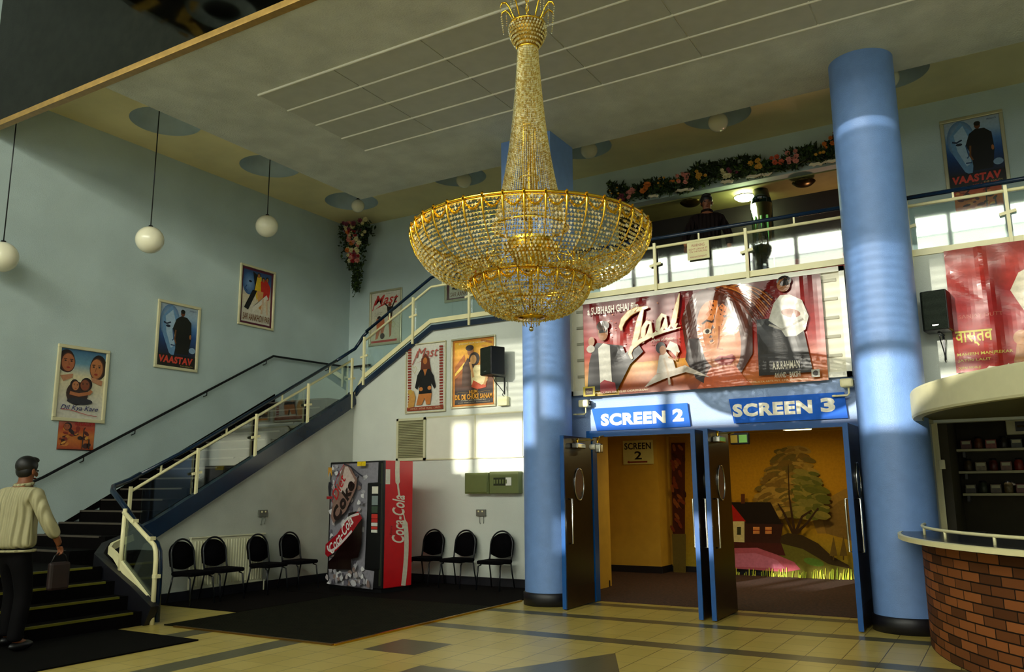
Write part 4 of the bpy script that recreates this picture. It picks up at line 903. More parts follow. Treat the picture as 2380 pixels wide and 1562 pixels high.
def socket(loc, rz, label):
    t = thing('wall_socket', label, 'socket', loc, rz)
    MB().bevbox(-0.085, 0.085, -0.035, 0, 0, 0.10, 0.006).build('back_box', SOCK, t)
    for x in (-0.035, 0.035): MB().bevbox(x-0.012, x+0.012, -0.045, -0.034, 0.06, 0.085, 0.003).build('switch', CREAM, t)
    MB().tube([(-0.02, -0.03, 0), (-0.025, -0.02, -0.09), (-0.02, -0.01, -0.12)], 0.005, 6).build('cable', SOCK, t)
    MB().tube([(0.05, -0.03, 0), (0.045, -0.02, -0.08), (0.04, -0.01, -0.11)], 0.005, 6).build('cable', SOCK, t)
socket((XS+0.001, 9.01, 1.07), pi/2, 'grey twin socket on the wall under the stairs above the radiator end')
socket((-7.10, YS-0.001, 1.04), 0, 'grey twin socket on the white wall above the right three chairs')
GREEN = mat('olive_green_metal', '#66703c', 0.45, noise=0.06)
t = thing('fuse_box', 'plain olive green metal box on the white wall, left of the pair', 'fuse box', (-7.12, YS, 1.38))
MB().bevbox(-7.34, -6.90, YS-0.12, YS-0.001, 1.38, 1.70, 0.012).build('case', GREEN, t, world=True)
MB().bevbox(-7.32, -6.92, YS-0.132, YS-0.12, 1.40, 1.68, 0.008).build('door', GREEN, t, world=True)
t = thing('fuse_box', 'olive green metal box with breaker window beside the left blue column', 'fuse box', (-6.66, YS, 1.38))
MB().bevbox(-6.88, -6.36, YS-0.13, YS-0.001, 1.38, 1.71, 0.012).build('case', GREEN, t, world=True)
MB().box(-6.80, -6.50, YS-0.136, YS-0.13, 1.50, 1.62).build('breaker_window', mat('smoked_breaker_window', '#2c3018', 0.2, noise=0.1), t, world=True)
for k in range(5): MB().box(-6.79+k*0.05, -6.76+k*0.05, YS-0.146, YS-0.136, 1.53, 1.59).build('breaker', GREEN, t, world=True)
MB().box(-6.58, -6.48, YS-0.14, YS-0.136, 1.50, 1.62).build('paper_tag', mat('white_paper', '#e6e6da', 0.6, noise=0.02), t, world=True)
def vent_t(x0, x1, z0, z1, label, slatm, n_):
    t = thing('wall_vent', label, 'vent', ((x0+x1)/2, YS, z0))
    fm = mat('cream_vent_frame', '#cfcda8', 0.45, noise=0.03)
    for q in ((x0, x1, z0, z0+0.04), (x0, x1, z1-0.04, z1), (x0, x0+0.04, z0, z1), (x1-0.04, x1, z0, z1)):
        MB().box(q[0], q[1], YS-0.03, YS-0.001, q[2], q[3]).build('frame_bar', fm, t, world=True)
    MB().box(x0+0.04, x1-0.04, YS-0.008, YS-0.001, z0+0.04, z1-0.04).build('backing', mat('vent_backing', '#7d7b5a', 0.7, noise=0.05), t, world=True)
    for k in range(n_):
        z = z0+0.05+(z1-z0-0.1)*k/n_
        MB().prism_w([(x0+0.04, YS-0.008, z), (x1-0.04, YS-0.008, z), (x1-0.04, YS-0.028, z-0.012), (x0+0.04, YS-0.028, z-0.012)], (0, 0, 0.008)).build('slat', slatm, t, world=True)
vent_t(-8.78, -8.18, 1.92, 2.62, 'square olive-grey louvred vent under the framed woman-in-black poster', mat('olive_vent_slat', '#a5a27c', 0.5, noise=0.04), 22)
t = thing('wall_panel', 'wide flush white access panel to the right of the louvred vent', 'panel', (-7.2, YS, 1.94))
MB().bevbox(-8.16, -6.35, YS-0.016, YS-0.001, 1.93, 2.61, 0.006).build('panel_board', mat('white_access_panel', '#e4e3d2', 0.6, noise=0.02), t, world=True)
for q in ((-8.17, -6.34, 2.60, 2.625), (-8.17, -6.34, 1.92, 1.94), (-7.22, -7.20, 1.94, 2.6)): MB().box(q[0], q[1], YS-0.022, YS-0.015, q[2], q[3]).build('bead', mat('cream_bead', '#cfcba6', 0.5, noise=0.02), t, world=True)
t = thing('alarm_box', 'small cream box on the white wall under the speaker', 'box', (-6.66, YS, 2.72))
MB().bevbox(-6.75, -6.58, YS-0.09, YS-0.001, 2.72, 2.86, 0.01).build('case', CREAM, t, world=True)
MB().box(-6.72, -6.61, YS-0.094, YS-0.09, 2.75, 2.83).build('lid', CREAM, t, world=True)

# ------------------------------------------------------------------ speakers
GRILL = mat('dark_speaker_grille', '#1b211b', 0.7, noise=0.3, nscale=120, bump=0.4, bscale=400)
def speaker(loc, rz, w, h, d, label, scroll=True):
    t = thing('speaker', label, 'speaker', loc, rz)
    MB().bevbox(-w/2, w/2, -d/2, d/2, 0, h, 0.015).build('cabinet', BLACK, t)
    MB().bevbox(-w/2+0.01, w/2-0.01, -d/2-0.012, -d/2, 0.01, h-0.01, 0.006).build('grille', GRILL, t)
    MB().box(-0.03, 0.03, -d/2-0.014, -d/2-0.011, 0.05, 0.062).build('badge', CHROME, t)
    b = MB(); b.beam((0, 0, -0.01), (0, d/2+0.10, -0.01), 0.03, 0.012).beam((0, d/2+0.09, -0.02), (0, d/2+0.09, -0.28), 0.02, 0.012, up=(0, 1, 0))
    if scroll: b.tube([(0, 0.0, -0.02), (0, 0.04, -0.09), (0, 0.12, -0.16), (0, d/2+0.07, -0.24), (0, d/2+0.05, -0.29), (0, d/2+0.085, -0.31)], 0.006, 6)
    b.build('bracket', TUBE, t); return t
speaker((-6.72, YS-0.27, 3.17), radians(-24), 0.30, 0.44, 0.26, 'black speaker on a scroll bracket beside the golden poster')
speaker((-0.52, YD-0.24, 3.08), radians(-8), 0.26, 0.44, 0.24, 'black speaker on the white wall right of the tall column')
def spot(loc, rz, label):
    t = thing('spotlight', label, 'spotlight', loc, rz)
    MB().tube([(-0.16, -0.06, -0.13), (-0.02, -0.06, -0.13), (0.0, -0.06, -0.11), (0.0, -0.06, 0.0)], 0.012, 8).build('arm', CREAM, t)
    MB().lathe([(0.001, 0), (0.028, 0.002), (0.028, 0.02), (0.001, 0.024)], (-0.16, -0.06, -0.14), 16).build('foot', CREAM, t)
    MB().bevbox(-0.085, 0.06, -0.12, -0.0, -0.04, 0.06, 0.02).build('housing', CREAM, t)
    MB().tube([(0.05, -0.06, 0.01), (0.085, -0.06, 0.01)], 0.03, 12).build('lens', BLACK, t)
spot((-4.83, YD-0.03, 2.56), 0, 'small cream spotlight camera at the lower left corner of the Taal banner')
spot((-1.50, YD-0.03, 2.60), 0, 'small cream spotlight camera at the lower right corner of the Taal banner')
t = thing('spotlight', 'bright chrome spotlight hanging in the top left of the SCREEN 2 doorway', 'spotlight', (-4.55, 9.9, 1.9))
MB().bevbox(-4.62, -4.54, 9.86, 9.96, 1.90, 2.02, 0.015).build('housing', CHROME, t, world=True)
MB().tube([(-4.70, 9.9, 1.98), (-4.62, 9.9, 1.98)], 0.035, 12).build('lens', mat('pale_lamp_lens', '#e8e4d0', 0.2, noise=0.02), t, world=True)
MB().tube([(-4.60, 9.9, 2.02), (-4.60, 9.97, 2.11), (-4.60, 10.1, 2.13)], 0.01, 8).build('arm', BRASS, t, world=True)

# ------------------------------------------------------------------ vending machine
t = thing('vending_machine', 'red and black drinks vending machine with Diet Coke and Coca-Cola front in the corner', 'vending machine', (-8.40, 9.56, 0.012), radians(-8.0))
VW, VH, VD = 1.20, 1.86, 0.60
RED = mat('red_machine_enamel', '#d0141c', 0.3, noise=0.05)
MB().bevbox(-VW/2, VW/2-0.005, 0.04, VD, 0.06, VH, 0.012).build('cabinet', RED, t)
MB().bevbox(-VW/2, VW/2, 0.0, 0.045, 0.06, VH, 0.01).build('door', BLACK, t)
MB().box(-VW/2+0.03, VW/2-0.03, 0.03, VD-0.03, 0.0, 0.06).build('plinth', BLACK, t)
a = Art(VW, VH)
def V(x, y): return (max(0.03, (x-105)/565), 1-(min(1375, y)-150)/1255)
def vp(*q): return [V(*p) for p in q]
a.poly(vp((120, 172), (618, 165), (615, 360), (518, 365), (500, 1195), (598, 1205), (585, 1400), (100, 1365)), '#8d8a94')
for k in range(150):
    x, y = random.uniform(125, 500), random.uniform(190, 1345)
    if k > 115: x, y = random.uniform(115, 585), random.uniform(1210, 1370)
    c = random.choice(['#a7a4ac', '#c4c2c8', '#6c6874', '#b8aeb0', '#8f7a74', '#d8d6da', '#5a5660'])
    u, v = V(x, y); a.poly([(max(.025, u+random.uniform(.3, 1)*.05*cos(q)), max(.04, v+random.uniform(.3, 1)*.035*sin(q))) for q in (0, .9, 1.8, 2.9, 4, 5.2)], c) if 110 < x < 490 or y > 1210 or (x < 600 and y < 340) else None
a.poly(vp((300, 170), (345, 170), (440, 330), (430, 420), (330, 640), (200, 760), (170, 700), (190, 540), (250, 300)), '#8a6a60'); a.poly(vp((310, 200), (340, 200), (420, 340), (320, 480), (250, 440)), '#c8b4ac')
a.poly(vp((360, 660), (440, 640), (505, 710), (500, 960), (470, 1080), (400, 1100), (405, 1200), (165, 1210), (160, 1140), (220, 1080), (330, 900)), '#180808')
a.poly(vp((100, 975), (250, 860), (340, 720), (460, 640), (505, 705), (460, 760), (400, 850), (250, 1020), (150, 1095), (100, 1070)), '#a01420')
a.curve(V(145, 985), V(150, 1090), V(250, 1010), V(400, 830), .018, '#d8d0d0'); a.curve(V(300, 780), V(340, 700), V(400, 680), V(470, 665), .018, '#d8d0d0')
a.curve(V(190, 560), V(160, 440), V(220, 300), V(300, 175), .006, '#b02a34'); a.curve(V(300, 175), V(400, 200), V(430, 270), V(500, 300), .012, '#3a3a44')
def cen(x, y, w, h):
    u, v = V(x, y); return (u-w/2, v-h/2, u+w/2, v+h/2)
def rt(body, x, y, w, h, col, rot, **k): a.text(body, *cen(x, y, w, h), col, rot=rot, **k)
rt('Coke', 302, 535, .56, .105, '#1a0c0a', radians(56), bold=.04, shear=.1); rt('Coke', 298, 528, .54, .098, '#241010', radians(56), bold=.03, shear=.1)
rt('Diet', 250, 400, .32, .08, '#b81c24', radians(58), bold=.01, shear=.2)
rt('Coca-Cola', 285, 872, .56, .085, '#e8e4e0', radians(46), bold=.015, shear=.35)
a.rect(*V(442, 200), *V(528, 155), '#e8c818'); a.text('£', *V(478, 194), *V(492, 165), '#b08010')
for k, c in enumerate(['#b8802c', '#c89030']): a.poly(vp((130, 200+k*4), (170, 205), (175, 300), (150, 240), (130, 300)), c)
a.poly(vp((140, 350), (165, 355), (170, 420), (160, 490), (145, 490), (135, 400)), '#1c1c28'); a.poly(vp((115, 495), (180, 495), (180, 520), (115, 522)), '#a01820')
a.build('front_print', print_mat('backlit_front_panel', 0.18), t, (-VW/2, -0.001, 0))
x0 = -VW/2+VW*.73; MB().bevbox(x0, VW/2-0.02, -0.014, 0.0, VH*.175, VH*.825, 0.006).build('selection_panel', BLACK, t)
sel = [(400, 470, '#d8d4c4'), (490, 580, '#7f8a8a'), (590, 655, '#3a4a3c'), (665, 705, '#c03028'), (708, 745, '#b02420'), (748, 780, '#d8d8d0'), (784, 810, '#b83028'), (814, 842, '#d8d8cc')]
for y0, y1, c in sel:
    (u0, v1), (u1, v0) = V(568, y0), V(628, y1); MB().bevbox(-VW/2+u0*VW, -VW/2+u1*VW, -0.022, -0.013, v0*VH, v1*VH, 0.003).build('selection_button', mat('button_'+c[1:], c, 0.3, noise=0.05), t)
MB().bevbox(VW/2-0.05, VW/2-0.012, -0.01, 0.0, 0.1, VH-0.04, 0.004).build('door_trim', mat('dark_olive_trim', '#2a3020', 0.4, noise=0.1), t)
# side print, turned to the machine's right side
a = Art(VD-0.05, VH-0.07); a.rect(.0, .81, .16, .93, '#e6e2d0'); 
a.curve((.42, 1), (.40, .85), (.46, .78), (.50, .72), [.05]*8+[.02]*7, '#e8e0c8'); a.curve((.62, .60), (.80, .50), (.86, .3), (.70, .0), [.012]*4+[.05]*11, '#e8e0c8')
u0, v0, u1, v1 = .46, .52, .46, .52
a.text('Coca-Cola', .48-.62, .46, .48+.62, .60, '#f0e8d4', bold=.02, shear=.35, rot=radians(90)); a.text('Enjoy', .23-.12, .43, .23+.12, .46, '#5a1a18', rot=radians(90))
o = a.build('side_print', print_mat('side_enamel_print', 0.3), t, (VW/2-0.003, 0.045, 0.07)); o.rotation_euler = (0, 0, pi/2)

# ------------------------------------------------------------------ globe lamps
OPAL = mat('opal_glass', '#f1eccf', 0.25, noise=0.02, coat=0.5)
def globe(x, y, zb, r, label):
    t = thing('globe_lamp', label, 'pendant lamp', (x, y, zb))
    MB().ball((0, 0, 0), r, 32, 20).build('globe', OPAL, t)
    MB().tube([(0, 0, r-0.01), (0, 0, ZT+0.34-zb)], 0.008, 8).build('cord', TUBE, t)
    MB().lathe([(0.001, 0.035), (0.03, 0.03), (0.035, 0.0)], (0, 0, r-0.012), 16).build('cap', TUBE, t)
    MB().lathe([(0.06, 0), (0.045, -0.05), (0.001, -0.055)], (0, 0, ZT+0.345-zb), 16).build('ceiling_rose', TUBE, t)
globe(-11.10, 5.60, 4.50, 0.20, 'white globe lamp on a long cord cut by the left edge of the picture')
globe(-10.30, 7.18, 5.01, 0.195, 'white globe lamp on the longest full cord over the left wall posters')
globe(-10.30, 9.34, 5.81, 0.185, 'white globe lamp on a medium cord between left wall and chandelier')
globe(-10.14, 11.40, 6.75, 0.125, 'white globe lamp close under the corner recess above the flowers')
globe(-7.72, 11.40, 6.77, 0.135, 'white globe lamp in the ceiling recess left of the chandelier stem')
globe(-5.30, 11.40, 6.78, 0.135, 'white globe lamp in the recess just right of the square pier')
globe(-3.20, 11.40, 6.745, 0.145, 'white globe lamp in the recess above the flower garland')
globe(-0.88, 11.40, 6.80, 0.135, 'white globe lamp in the recess hidden by the tall right column')

# ------------------------------------------------------------------ chandelier
CX, CY = -3.37, 6.0
t = thing('chandelier', 'huge gilt chandelier of crystal beads with two bowls and a tall flared stem', 'chandelier', (CX, CY, 2.76))
def ringt(r, z, tr, name, m=GOLD, seg=96, parent=t):
    MB().tube([(CX+r*cos(2*pi*k/seg), CY+r*sin(2*pi*k/seg), z) for k in range(seg+1)], tr, 8, cap=False).build(name, m, parent, world=True)
def bead(mb_, x, y, z, r): mb_.octa((x, y, z), r, r*1.1)
# chain
z = 5.62
while z < ZC-0.02:
    k = int(z*1000) % 2; l = MB()
    a_ = 0 if int(round((z-5.62)/0.045)) % 2 else pi/2
    l.tube([(CX+0.016*cos(q)*cos(a_), CY+0.016*cos(q)*sin(a_), z+0.032*sin(q)) for q in [2*pi*j/12 for j in range(13)]], 0.005, 6, cap=False); l.build('chain_link', GOLD, t, world=True); z += 0.045
MB().lathe([(0.09, 0), (0.07, -0.05), (0.02, -0.07), (0.001, -0.07)], (CX, CY, ZC), 24).build('ceiling_rose', GOLD, t, world=True)
# crown basket
MB().lathe([(0.085, 5.36), (0.10, 5.38), (0.13, 5.44), (0.155, 5.52), (0.15, 5.58), (0.13, 5.60), (0.06, 5.61)], (CX, CY, 0), 32).build('crown_lining', mat('dull_gold_lining', '#a8842c', 0.45, metal=0.8, noise=0.15), t, world=True)
ringt(0.16, 5.585, 0.010, 'crown_ring'); ringt(0.088, 5.355, 0.012, 'crown_ring')
b_ = MB()
for i in range(7):
    z = 5.38+i*0.03; r = 0.10+0.062*sin(min(1, i/5)*pi/2)
    for k in range(34): bead(b_, CX+(r+.004)*cos(2*pi*k/34+i), CY+(r+.006)*sin(2*pi*k/34+i), z, 0.015)
tag(b_.build('crown_beads', CRYSTAL, t, world=True), kind='stuff')
for k in range(10):
    q = 2*pi*k/10+0.2; ca, sa = cos(q), sin(q); arm = []
    for r, z in ((0.10, 5.58), (0.135, 5.66), (0.17, 5.74), (0.205, 5.78), (0.24, 5.77), (0.255, 5.73)): arm.append((CX+r*ca, CY+r*sa, z))
    o = MB().tube(arm, [0.007, 0.008, 0.008, 0.012, 0.010, 0.004], 8).build('crown_arm', GOLD, t, world=True)
    b_ = MB()
    for j in range(9): bead(b_, CX+(0.255-.003*j)*ca, CY+(0.255-.003*j)*sa, 5.725-0.022*j, 0.008)
    for j in range(7): bead(b_, CX+(0.20)*ca, CY+(0.20)*sa, 5.76-0.022*j, 0.007)
    b_.build('drop', CRYSTAL, o, world=True)
# stem strands
NS = 72
def rst(z):
    u = (5.35-z)/(5.35-3.66); return 0.088+0.10*u+0.135*u**2.6
b_ = MB()
for k in range(NS):
    q = 2*pi*k/NS
    z = 5.345
    while z > 3.66:
        r = rst(z); s_ = 0.0098 if k % 2 else 0.0088; bead(b_, CX+r*cos(q), CY+r*sin(q), z, s_); z -= 0.0175
tag(b_.build('stem_strands', CRYSTAL, t, world=True), kind='stuff')
for k in range(8):
    q = 2*pi*k/8+.3; MB().tube([(CX+0.05*cos(q), CY+0.05*sin(q), 5.36), (CX+0.055*cos(q), CY+0.055*sin(q), 4.6), (CX+0.065*cos(q), CY+0.065*sin(q), 3.75)], 0.007, 6).build('stem_rod', GOLD, t, world=True)
ringt(0.075, 4.6, 0.008, 'stem_collar'); ringt(0.085, 4.12, 0.010, 'stem_collar'); ringt(0.33, 3.67, 0.012, 'stem_ring')
MB().tube([(CX, CY, 5.4), (CX, CY, 2.88)], 0.018, 10).build('central_rod', GOLD, t, world=True)
# bowls
def bowl(R0, R1, z0, z1, rows, nb, ribs, nm, pw=1.0):
    def prof(u):
        q = u*pi/2; return R1+(R0-R1)*cos(q)**pw, z0-(z0-z1)*sin(q)
    ringt(R0, z0, 0.013, nm+'_rim'); ringt(R0-0.004, z0-0.022, 0.006, nm+'_rim')
    b_ = MB(); wires = MB()
    for i in range(1, rows):
        r, z = prof(i/rows); n_ = max(12, int(nb*r/R0))
        wires.tube([(CX+r*cos(2*pi*k/48), CY+r*sin(2*pi*k/48), z+.006) for k in range(49)], 0.0018, 4, cap=False)
        for k in range(n_):
            if random.random() < .05: continue
            q = 2*pi*(k+.5*(i % 2))/n_; rr = r+random.uniform(-.004, .004); bead(b_, CX+rr*cos(q), CY+rr*sin(q), z+random.uniform(-.003, .003), random.uniform(.0105, .0165))
    tag(b_.build(nm+'_crystals', CRYSTAL, t, world=True), kind='stuff'); wires.build(nm+'_wires', GOLD, t, world=True)
    for k in range(ribs):
        q = 2*pi*k/ribs; pts_ = []
        for i in range(13):
            r, z = prof(i/12); pts_.append((CX+(r+.008)*cos(q), CY+(r+.008)*sin(q), z))
        MB().tube(pts_, 0.0045, 6).build(nm+'_rib', GOLD, t, world=True)
        # cast leaf pinned to the rib
        l = []
        for i in range(7):
            r, z = prof(i/7*.38); l.append((CX+(r+.014)*cos(q), CY+(r+.014)*sin(q), z))
        o = MB().tube(l, [0.010, 0.012, 0.011, 0.009, 0.007, 0.005, 0.002], 6).build(nm+'_leaf', GOLD, t, world=True)
    sw = MB()
    for k in range(ribs):
        qa, qb = 2*pi*k/ribs, 2*pi*(k+1)/ribs
        for j in range(13):
            u = j/12; q = qa+(qb-qa)*u; dz = 0.02+0.078*sin(pi*u)*(R0/1.0 if R0 > .8 else .8)
            sw.octa((CX+(R0+.012-.1*dz)*cos(q), CY+(R0+.012-.1*dz)*sin(q), z0-dz), 0.012+0.004*(j % 2))
        sw.octa((CX+(R0+.01)*cos(qa), CY+(R0+.01)*sin(qa), z0+.012), 0.014)
    tag(sw.build(nm+'_swags', GOLD, t, world=True), kind='stuff')
bowl(1.02, 0.49, 3.63, 3.195, 21, 215, 40, 'upper_bowl', 0.85)
bowl(0.505, 0.10, 3.20, 2.885, 15, 118, 20, 'lower_bowl', 0.8)
# inner armature and gilt basket
for k in range(12):
    q = 2*pi*k/12
    o = MB().tube([(CX+0.05*cos(q), CY+0.05*sin(q), 3.50), (CX+0.35*cos(q), CY+0.35*sin(q), 3.42), (CX+0.5*cos(q), CY+0.5*sin(q), 3.22)], 0.008, 6).build('inner_arm', GOLD, t, world=True)
    MB().tube([(CX+0.42*cos(q), CY+0.42*sin(q), 3.34), (CX+0.42*cos(q), CY+0.42*sin(q), 3.44)], 0.011, 8).build('candle_socket', GOLD, o, world=True)
MB().lathe([(0.02, 3.30), (0.10, 3.33), (0.17, 3.42), (0.20, 3.52), (0.20, 3.56)], (CX, CY, 0), 32).build('inner_basket', GOLD, t, world=True)
b_ = MB()
for i in range(6):
    for k in range(40): r = 0.06+.03*i; bead(b_, CX+r*cos(2*pi*k/40+i), CY+r*sin(2*pi*k/40+i), 3.30+.045*i, 0.011)
tag(b_.build('inner_beads', GOLD, t, world=True), kind='stuff')
MB().lathe([(0.001, 2.86), (0.06, 2.862), (0.115, 2.872), (0.118, 2.885), (0.09, 2.90)], (CX, CY, 0), 32).build('bottom_plate', GOLD, t, world=True)
for k in range(14):
    q = 2*pi*k/14; b_ = MB()
    for j in range(4): bead(b_, CX+(0.075-.002*j)*cos(q), CY+(0.075-.002*j)*sin(q), 2.855-.013*j, 0.007)
    b_.build('bottom_drop', CRYSTAL, t, world=True)
MB().tube([(CX, CY, 2.87), (CX, CY, 2.80)], 0.004, 6).build('ball_stem', GOLD, t, world=True)
MB().ball((CX, CY, 2.78), 0.021, 16, 12).build('crystal_ball', CHROME, t, world=True)

# ------------------------------------------------------------------ flowers
LEAF = mat('dark_green_leaf', '#1f3312', 0.6, noise=0.5, nscale=20)
LEAF2 = mat('mid_green_leaf', '#40561c', 0.6, noise=0.4, nscale=20)
def leafq(mb_, p, d, ln, wd):
    d = Vector(d).normalized(); s_ = d.cross(Vector((random.uniform(-1, 1), random.uniform(-1, 1), random.uniform(-1, 1)))).normalized(); p = Vector(p); n_ = d.cross(s_)*ln*0.15
    mb_.add([p, p+d*ln*.45+s_*wd, p+d*ln+n_, p+d*ln*.45-s_*wd, p+d*ln*.5+n_*1.4], [(0, 1, 4), (1, 2, 4), (2, 3, 4), (3, 0, 4)])
def blossom(p, r, m, parent, nrm=(0.3, -1, 0.1), npet=7):
    mb_ = MB(); nrm = Vector(nrm).normalized(); u = nrm.cross(Vector((0, 0, 1))).normalized(); w = u.cross(nrm); p = Vector(p)
    for lay, (rr, h, k0) in enumerate(((r, 0.15, 0), (r*.7, 0.4, .4), (r*.4, .6, .8))):
        for k in range(npet):
            a_ = 2*pi*k/npet+k0; d = (u*cos(a_)+w*sin(a_)); e = (u*cos(a_+.5)+w*sin(a_+.5)); g = (u*cos(a_-.5)+w*sin(a_-.5))
            mb_.add([p+nrm*r*h*.4, p+e*rr*.7+nrm*r*h, p+d*rr+nrm*r*(h+.12), p+g*rr*.7+nrm*r*h], [(0, 1, 2, 3)])
    return mb_.build('blossom', m, parent, world=True, fix=False)
PET = {k: mat(k+'_petal', c, 0.6, noise=0.15, nscale=30) for k, c in dict(pink='#d88a7c', coral='#cc5a3a', yellow='#d8a23c', cream='#d8cf9a', red='#9c1420', mauve='#7a3448', orange='#d87a30').items()}
t = thing('flower_garland', 'long garland of dark leaves with pink, orange and yellow flowers above the balcony opening', 'garland', (-3.5, YB-0.15, 6.3), kind=None)
fo = MB(); fo2 = MB(); x = -5.42
while x < -1.5:
    hh = 0.20+0.10*sin(3.1*x)+0.06*sin(8*x+1); zc = 6.34+0.02*sin(5*x)
    for _ in range(9):
        p = (x+random.uniform(-.06, .06), YB-0.08-random.uniform(0, .16), zc+random.uniform(-.10, hh*.8))
        for _k in range(3): leafq(random.choice((fo, fo, fo2)), p, (random.uniform(-1, 1), random.uniform(-1, .2), random.uniform(-.7, 1.2)), random.uniform(.05, .12), random.uniform(.012, .028))
    x += 0.028
tag(fo.build('foliage', LEAF, t, world=True, fix=False), kind='stuff'); tag(fo2.build('foliage', LEAF2, t, world=True, fix=False), kind='stuff')
for x, z, c, n_, r in ((-5.05, 6.30, 'pink', 7, .05), (-5.2, 6.26, 'mauve', 4, .045), (-4.72, 6.33, 'orange', 5, .055), (-4.1, 6.38, 'pink', 8, .05), (-4.25, 6.42, 'orange', 3, .04), (-3.78, 6.38, 'yellow', 6, .045), (-3.42, 6.33, 'cream', 5, .05), (-3.28, 6.30, 'mauve', 3, .04), (-2.94, 6.38, 'yellow', 8, .05), (-2.60, 6.34, 'coral', 6, .05), (-2.36, 6.36, 'pink', 8, .05), (-2.0, 6.36, 'yellow', 3, .03), (-1.88, 6.46, 'orange', 4, .045), (-1.68, 6.55, 'red', 6, .05), (-4.45, 6.40, 'yellow', 5, .025), (-5.3, 6.38, 'yellow', 4, .025)):
    for k in range(n_): blossom((x+random.uniform(-.09, .09), YB-0.24-random.uniform(0, .05), z+random.uniform(-.08, .09)), r*random.uniform(.7, 1.1), PET[c], t)
for x0, x1 in ((-4.72, -4.55), (-4.25, -3.95), (-3.5, -3.3), (-3.1, -2.7), (-2.15, -1.95), (-1.95, -1.56)):
    b = MB(); b.tube([(x0+(x1-x0)*k/6, YB-0.22-.02*sin(k), 6.20+.012*sin(2.2*k)) for k in range(7)], [.012, .024, .028, .022, .028, .022, .01], 8); b.build('white_ribbon', mat('white_satin', '#e6d8b8', 0.5, noise=0.05), t, world=True)
t = thing('flower_arrangement', 'hanging arrangement of red, cream and pink flowers in the upper corner, trailing ivy', 'flowers', (-11.0, 12.35, 5.4))
fo = MB(); fo2 = MB()
def arr_w(z): return 0.06+0.42*max(0, (z-5.75)/1.1)**0.8 if z > 5.75 else 0.05+.05*(z-5.3)/.45
for _ in range(420):
    z = random.uniform(5.42, 6.92); w_ = arr_w(z); cx = -11.02; q = random.uniform(-1, 1)
    p = (max(-11.26, cx+q*w_), 12.45-random.uniform(0, .3)*min(1, w_*3), min(z, 6.74))
    for _k in range(2): leafq(random.choice((fo, fo, fo2)), p, (random.uniform(-1, 1), random.uniform(-1, .2), random.uniform(-1.2, .5)), random.uniform(.05, .11), random.uniform(.014, .03))
for x, zz in ((-11.12, 5.33), (-10.97, 5.42)):
    for k in range(26): leafq(fo, (x+random.uniform(-.03, .03), 12.45, zz+k*.022), (random.uniform(-1, 1), -.4, -.5), .05, .016)
for _ in range(26): 
    q = random.uniform(0, 1); leafq(fo, (-10.75+.2*q, 12.35, 6.65-.15*q+random.uniform(-.05, .05)), (1, -.2, random.uniform(-.5, .5)), .07, .022)
tag(fo.build('foliage', LEAF, t, world=True, fix=False), kind='stuff'); tag(fo2.build('foliage', LEAF2, t, world=True, fix=False), kind='stuff')
for _ in range(62):
    z = random.uniform(5.98, 6.85); w_ = arr_w(z)*.8; c = random.choice(['cream', 'cream', 'red', 'red', 'mauve', 'pink', 'orange', 'cream'])
    if z > 6.6 and random.random() < .4: c = 'mauve'
    blossom((-10.93+random.uniform(-1, 1)*w_*.9, 12.24-random.uniform(0, .08), z), random.uniform(.035, .065), PET[c], t, (0.6, -1, -.2))
MB().tube([(-11.05, YB-0.02, 6.75), (-11.03, 12.4, 6.5), (-11.02, 12.42, 6.0), (-11.03, 12.45, 5.5)], 0.02, 6).build('stem', LEAF, t, world=True)
MB().box(-11.1, -10.95, YB-0.03, YB-0.001, 6.45, 6.8).build('wall_bracket', TUBE, t, world=True)

# ------------------------------------------------------------------ lounge behind the balcony
BR = mat('bronze_downlight', '#4a3c14', 0.25, metal=0.8, noise=0.1)
LIT = mat('lit_downlight', '#ffffff', 0.4, emit='#f4ffd0', estr=14.0)
for px, py, lit, lab in ((1605, 471, False, 'unlit bronze ceiling dish lamp left of the lit one'), (1731, 458, True, 'lit ceiling lamp glowing white over the balcony lounge'), (1868, 424, False, 'unlit bronze ceiling dish lamp right of the lit one')):
    p = P(px, py, 2, 6.13)
    t = thing('ceiling_lamp', lab, 'ceiling lamp', p); 
    MB().lathe([(0.001, -0.07), (0.06, -0.065), (0.12, -0.045), (0.165, -0.01), (0.17, 0.0), (0.15, 0.012), (0.03, 0.02), (0.03, 0.069)], (0, 0, 0), 32).build('dish', LIT if lit else BR, t)
    MB().lathe([(0.17, -0.004), (0.178, 0.004), (0.17, 0.012)], (0, 0, 0), 32).build('rim', BR, t)
    if lit:
        l = bpy.data.lights.new('lounge_lamp', 'POINT'); l.energy = 10; l.color = (.85, 1, .45); l.shadow_soft_size = .1; o = bpy.data.objects.new('lounge_lamp', l); COL.objects.link(o); o.location = p+Vector((0, 0, -.14))
t = thing('glass_pillar', 'slim dark glossy pillar with green strips below the lit lounge lamp', 'pillar', (-3.05, 13.1, ZDK))
gm = mat('dark_green_gloss', '#0a2018', 0.06, noise=0.2, spec=0.9)
MB().tube([(-3.05, 13.1, ZDK), (-3.05, 13.1, 5.95)], 0.17, 32).build('shaft', gm, t, world=True)
for k in (-.07, .02, .11): MB().tube([(-3.05+k, 12.945+abs(k)*.3, 5.3), (-3.05+k, 12.93+abs(k)*.3, 5.72)], [.006, .018], 8).build('strip', mat('green_glass_strip', '#2c7a4a', 0.1, emit='#7ac860', estr=.35), t, world=True)  # lamp reflections in the pillar, built as faintly glowing green strips
MB().tube([(-3.05, 13.1, 5.95), (-3.05, 13.1, 6.2)], [0.17, 0.12], 32).build('capital', gm, t, world=True)
t = thing('red_bar_front', 'dark red panelled bar front seen behind the balcony railing', 'bar', (-2.0, 14.6, ZDK))
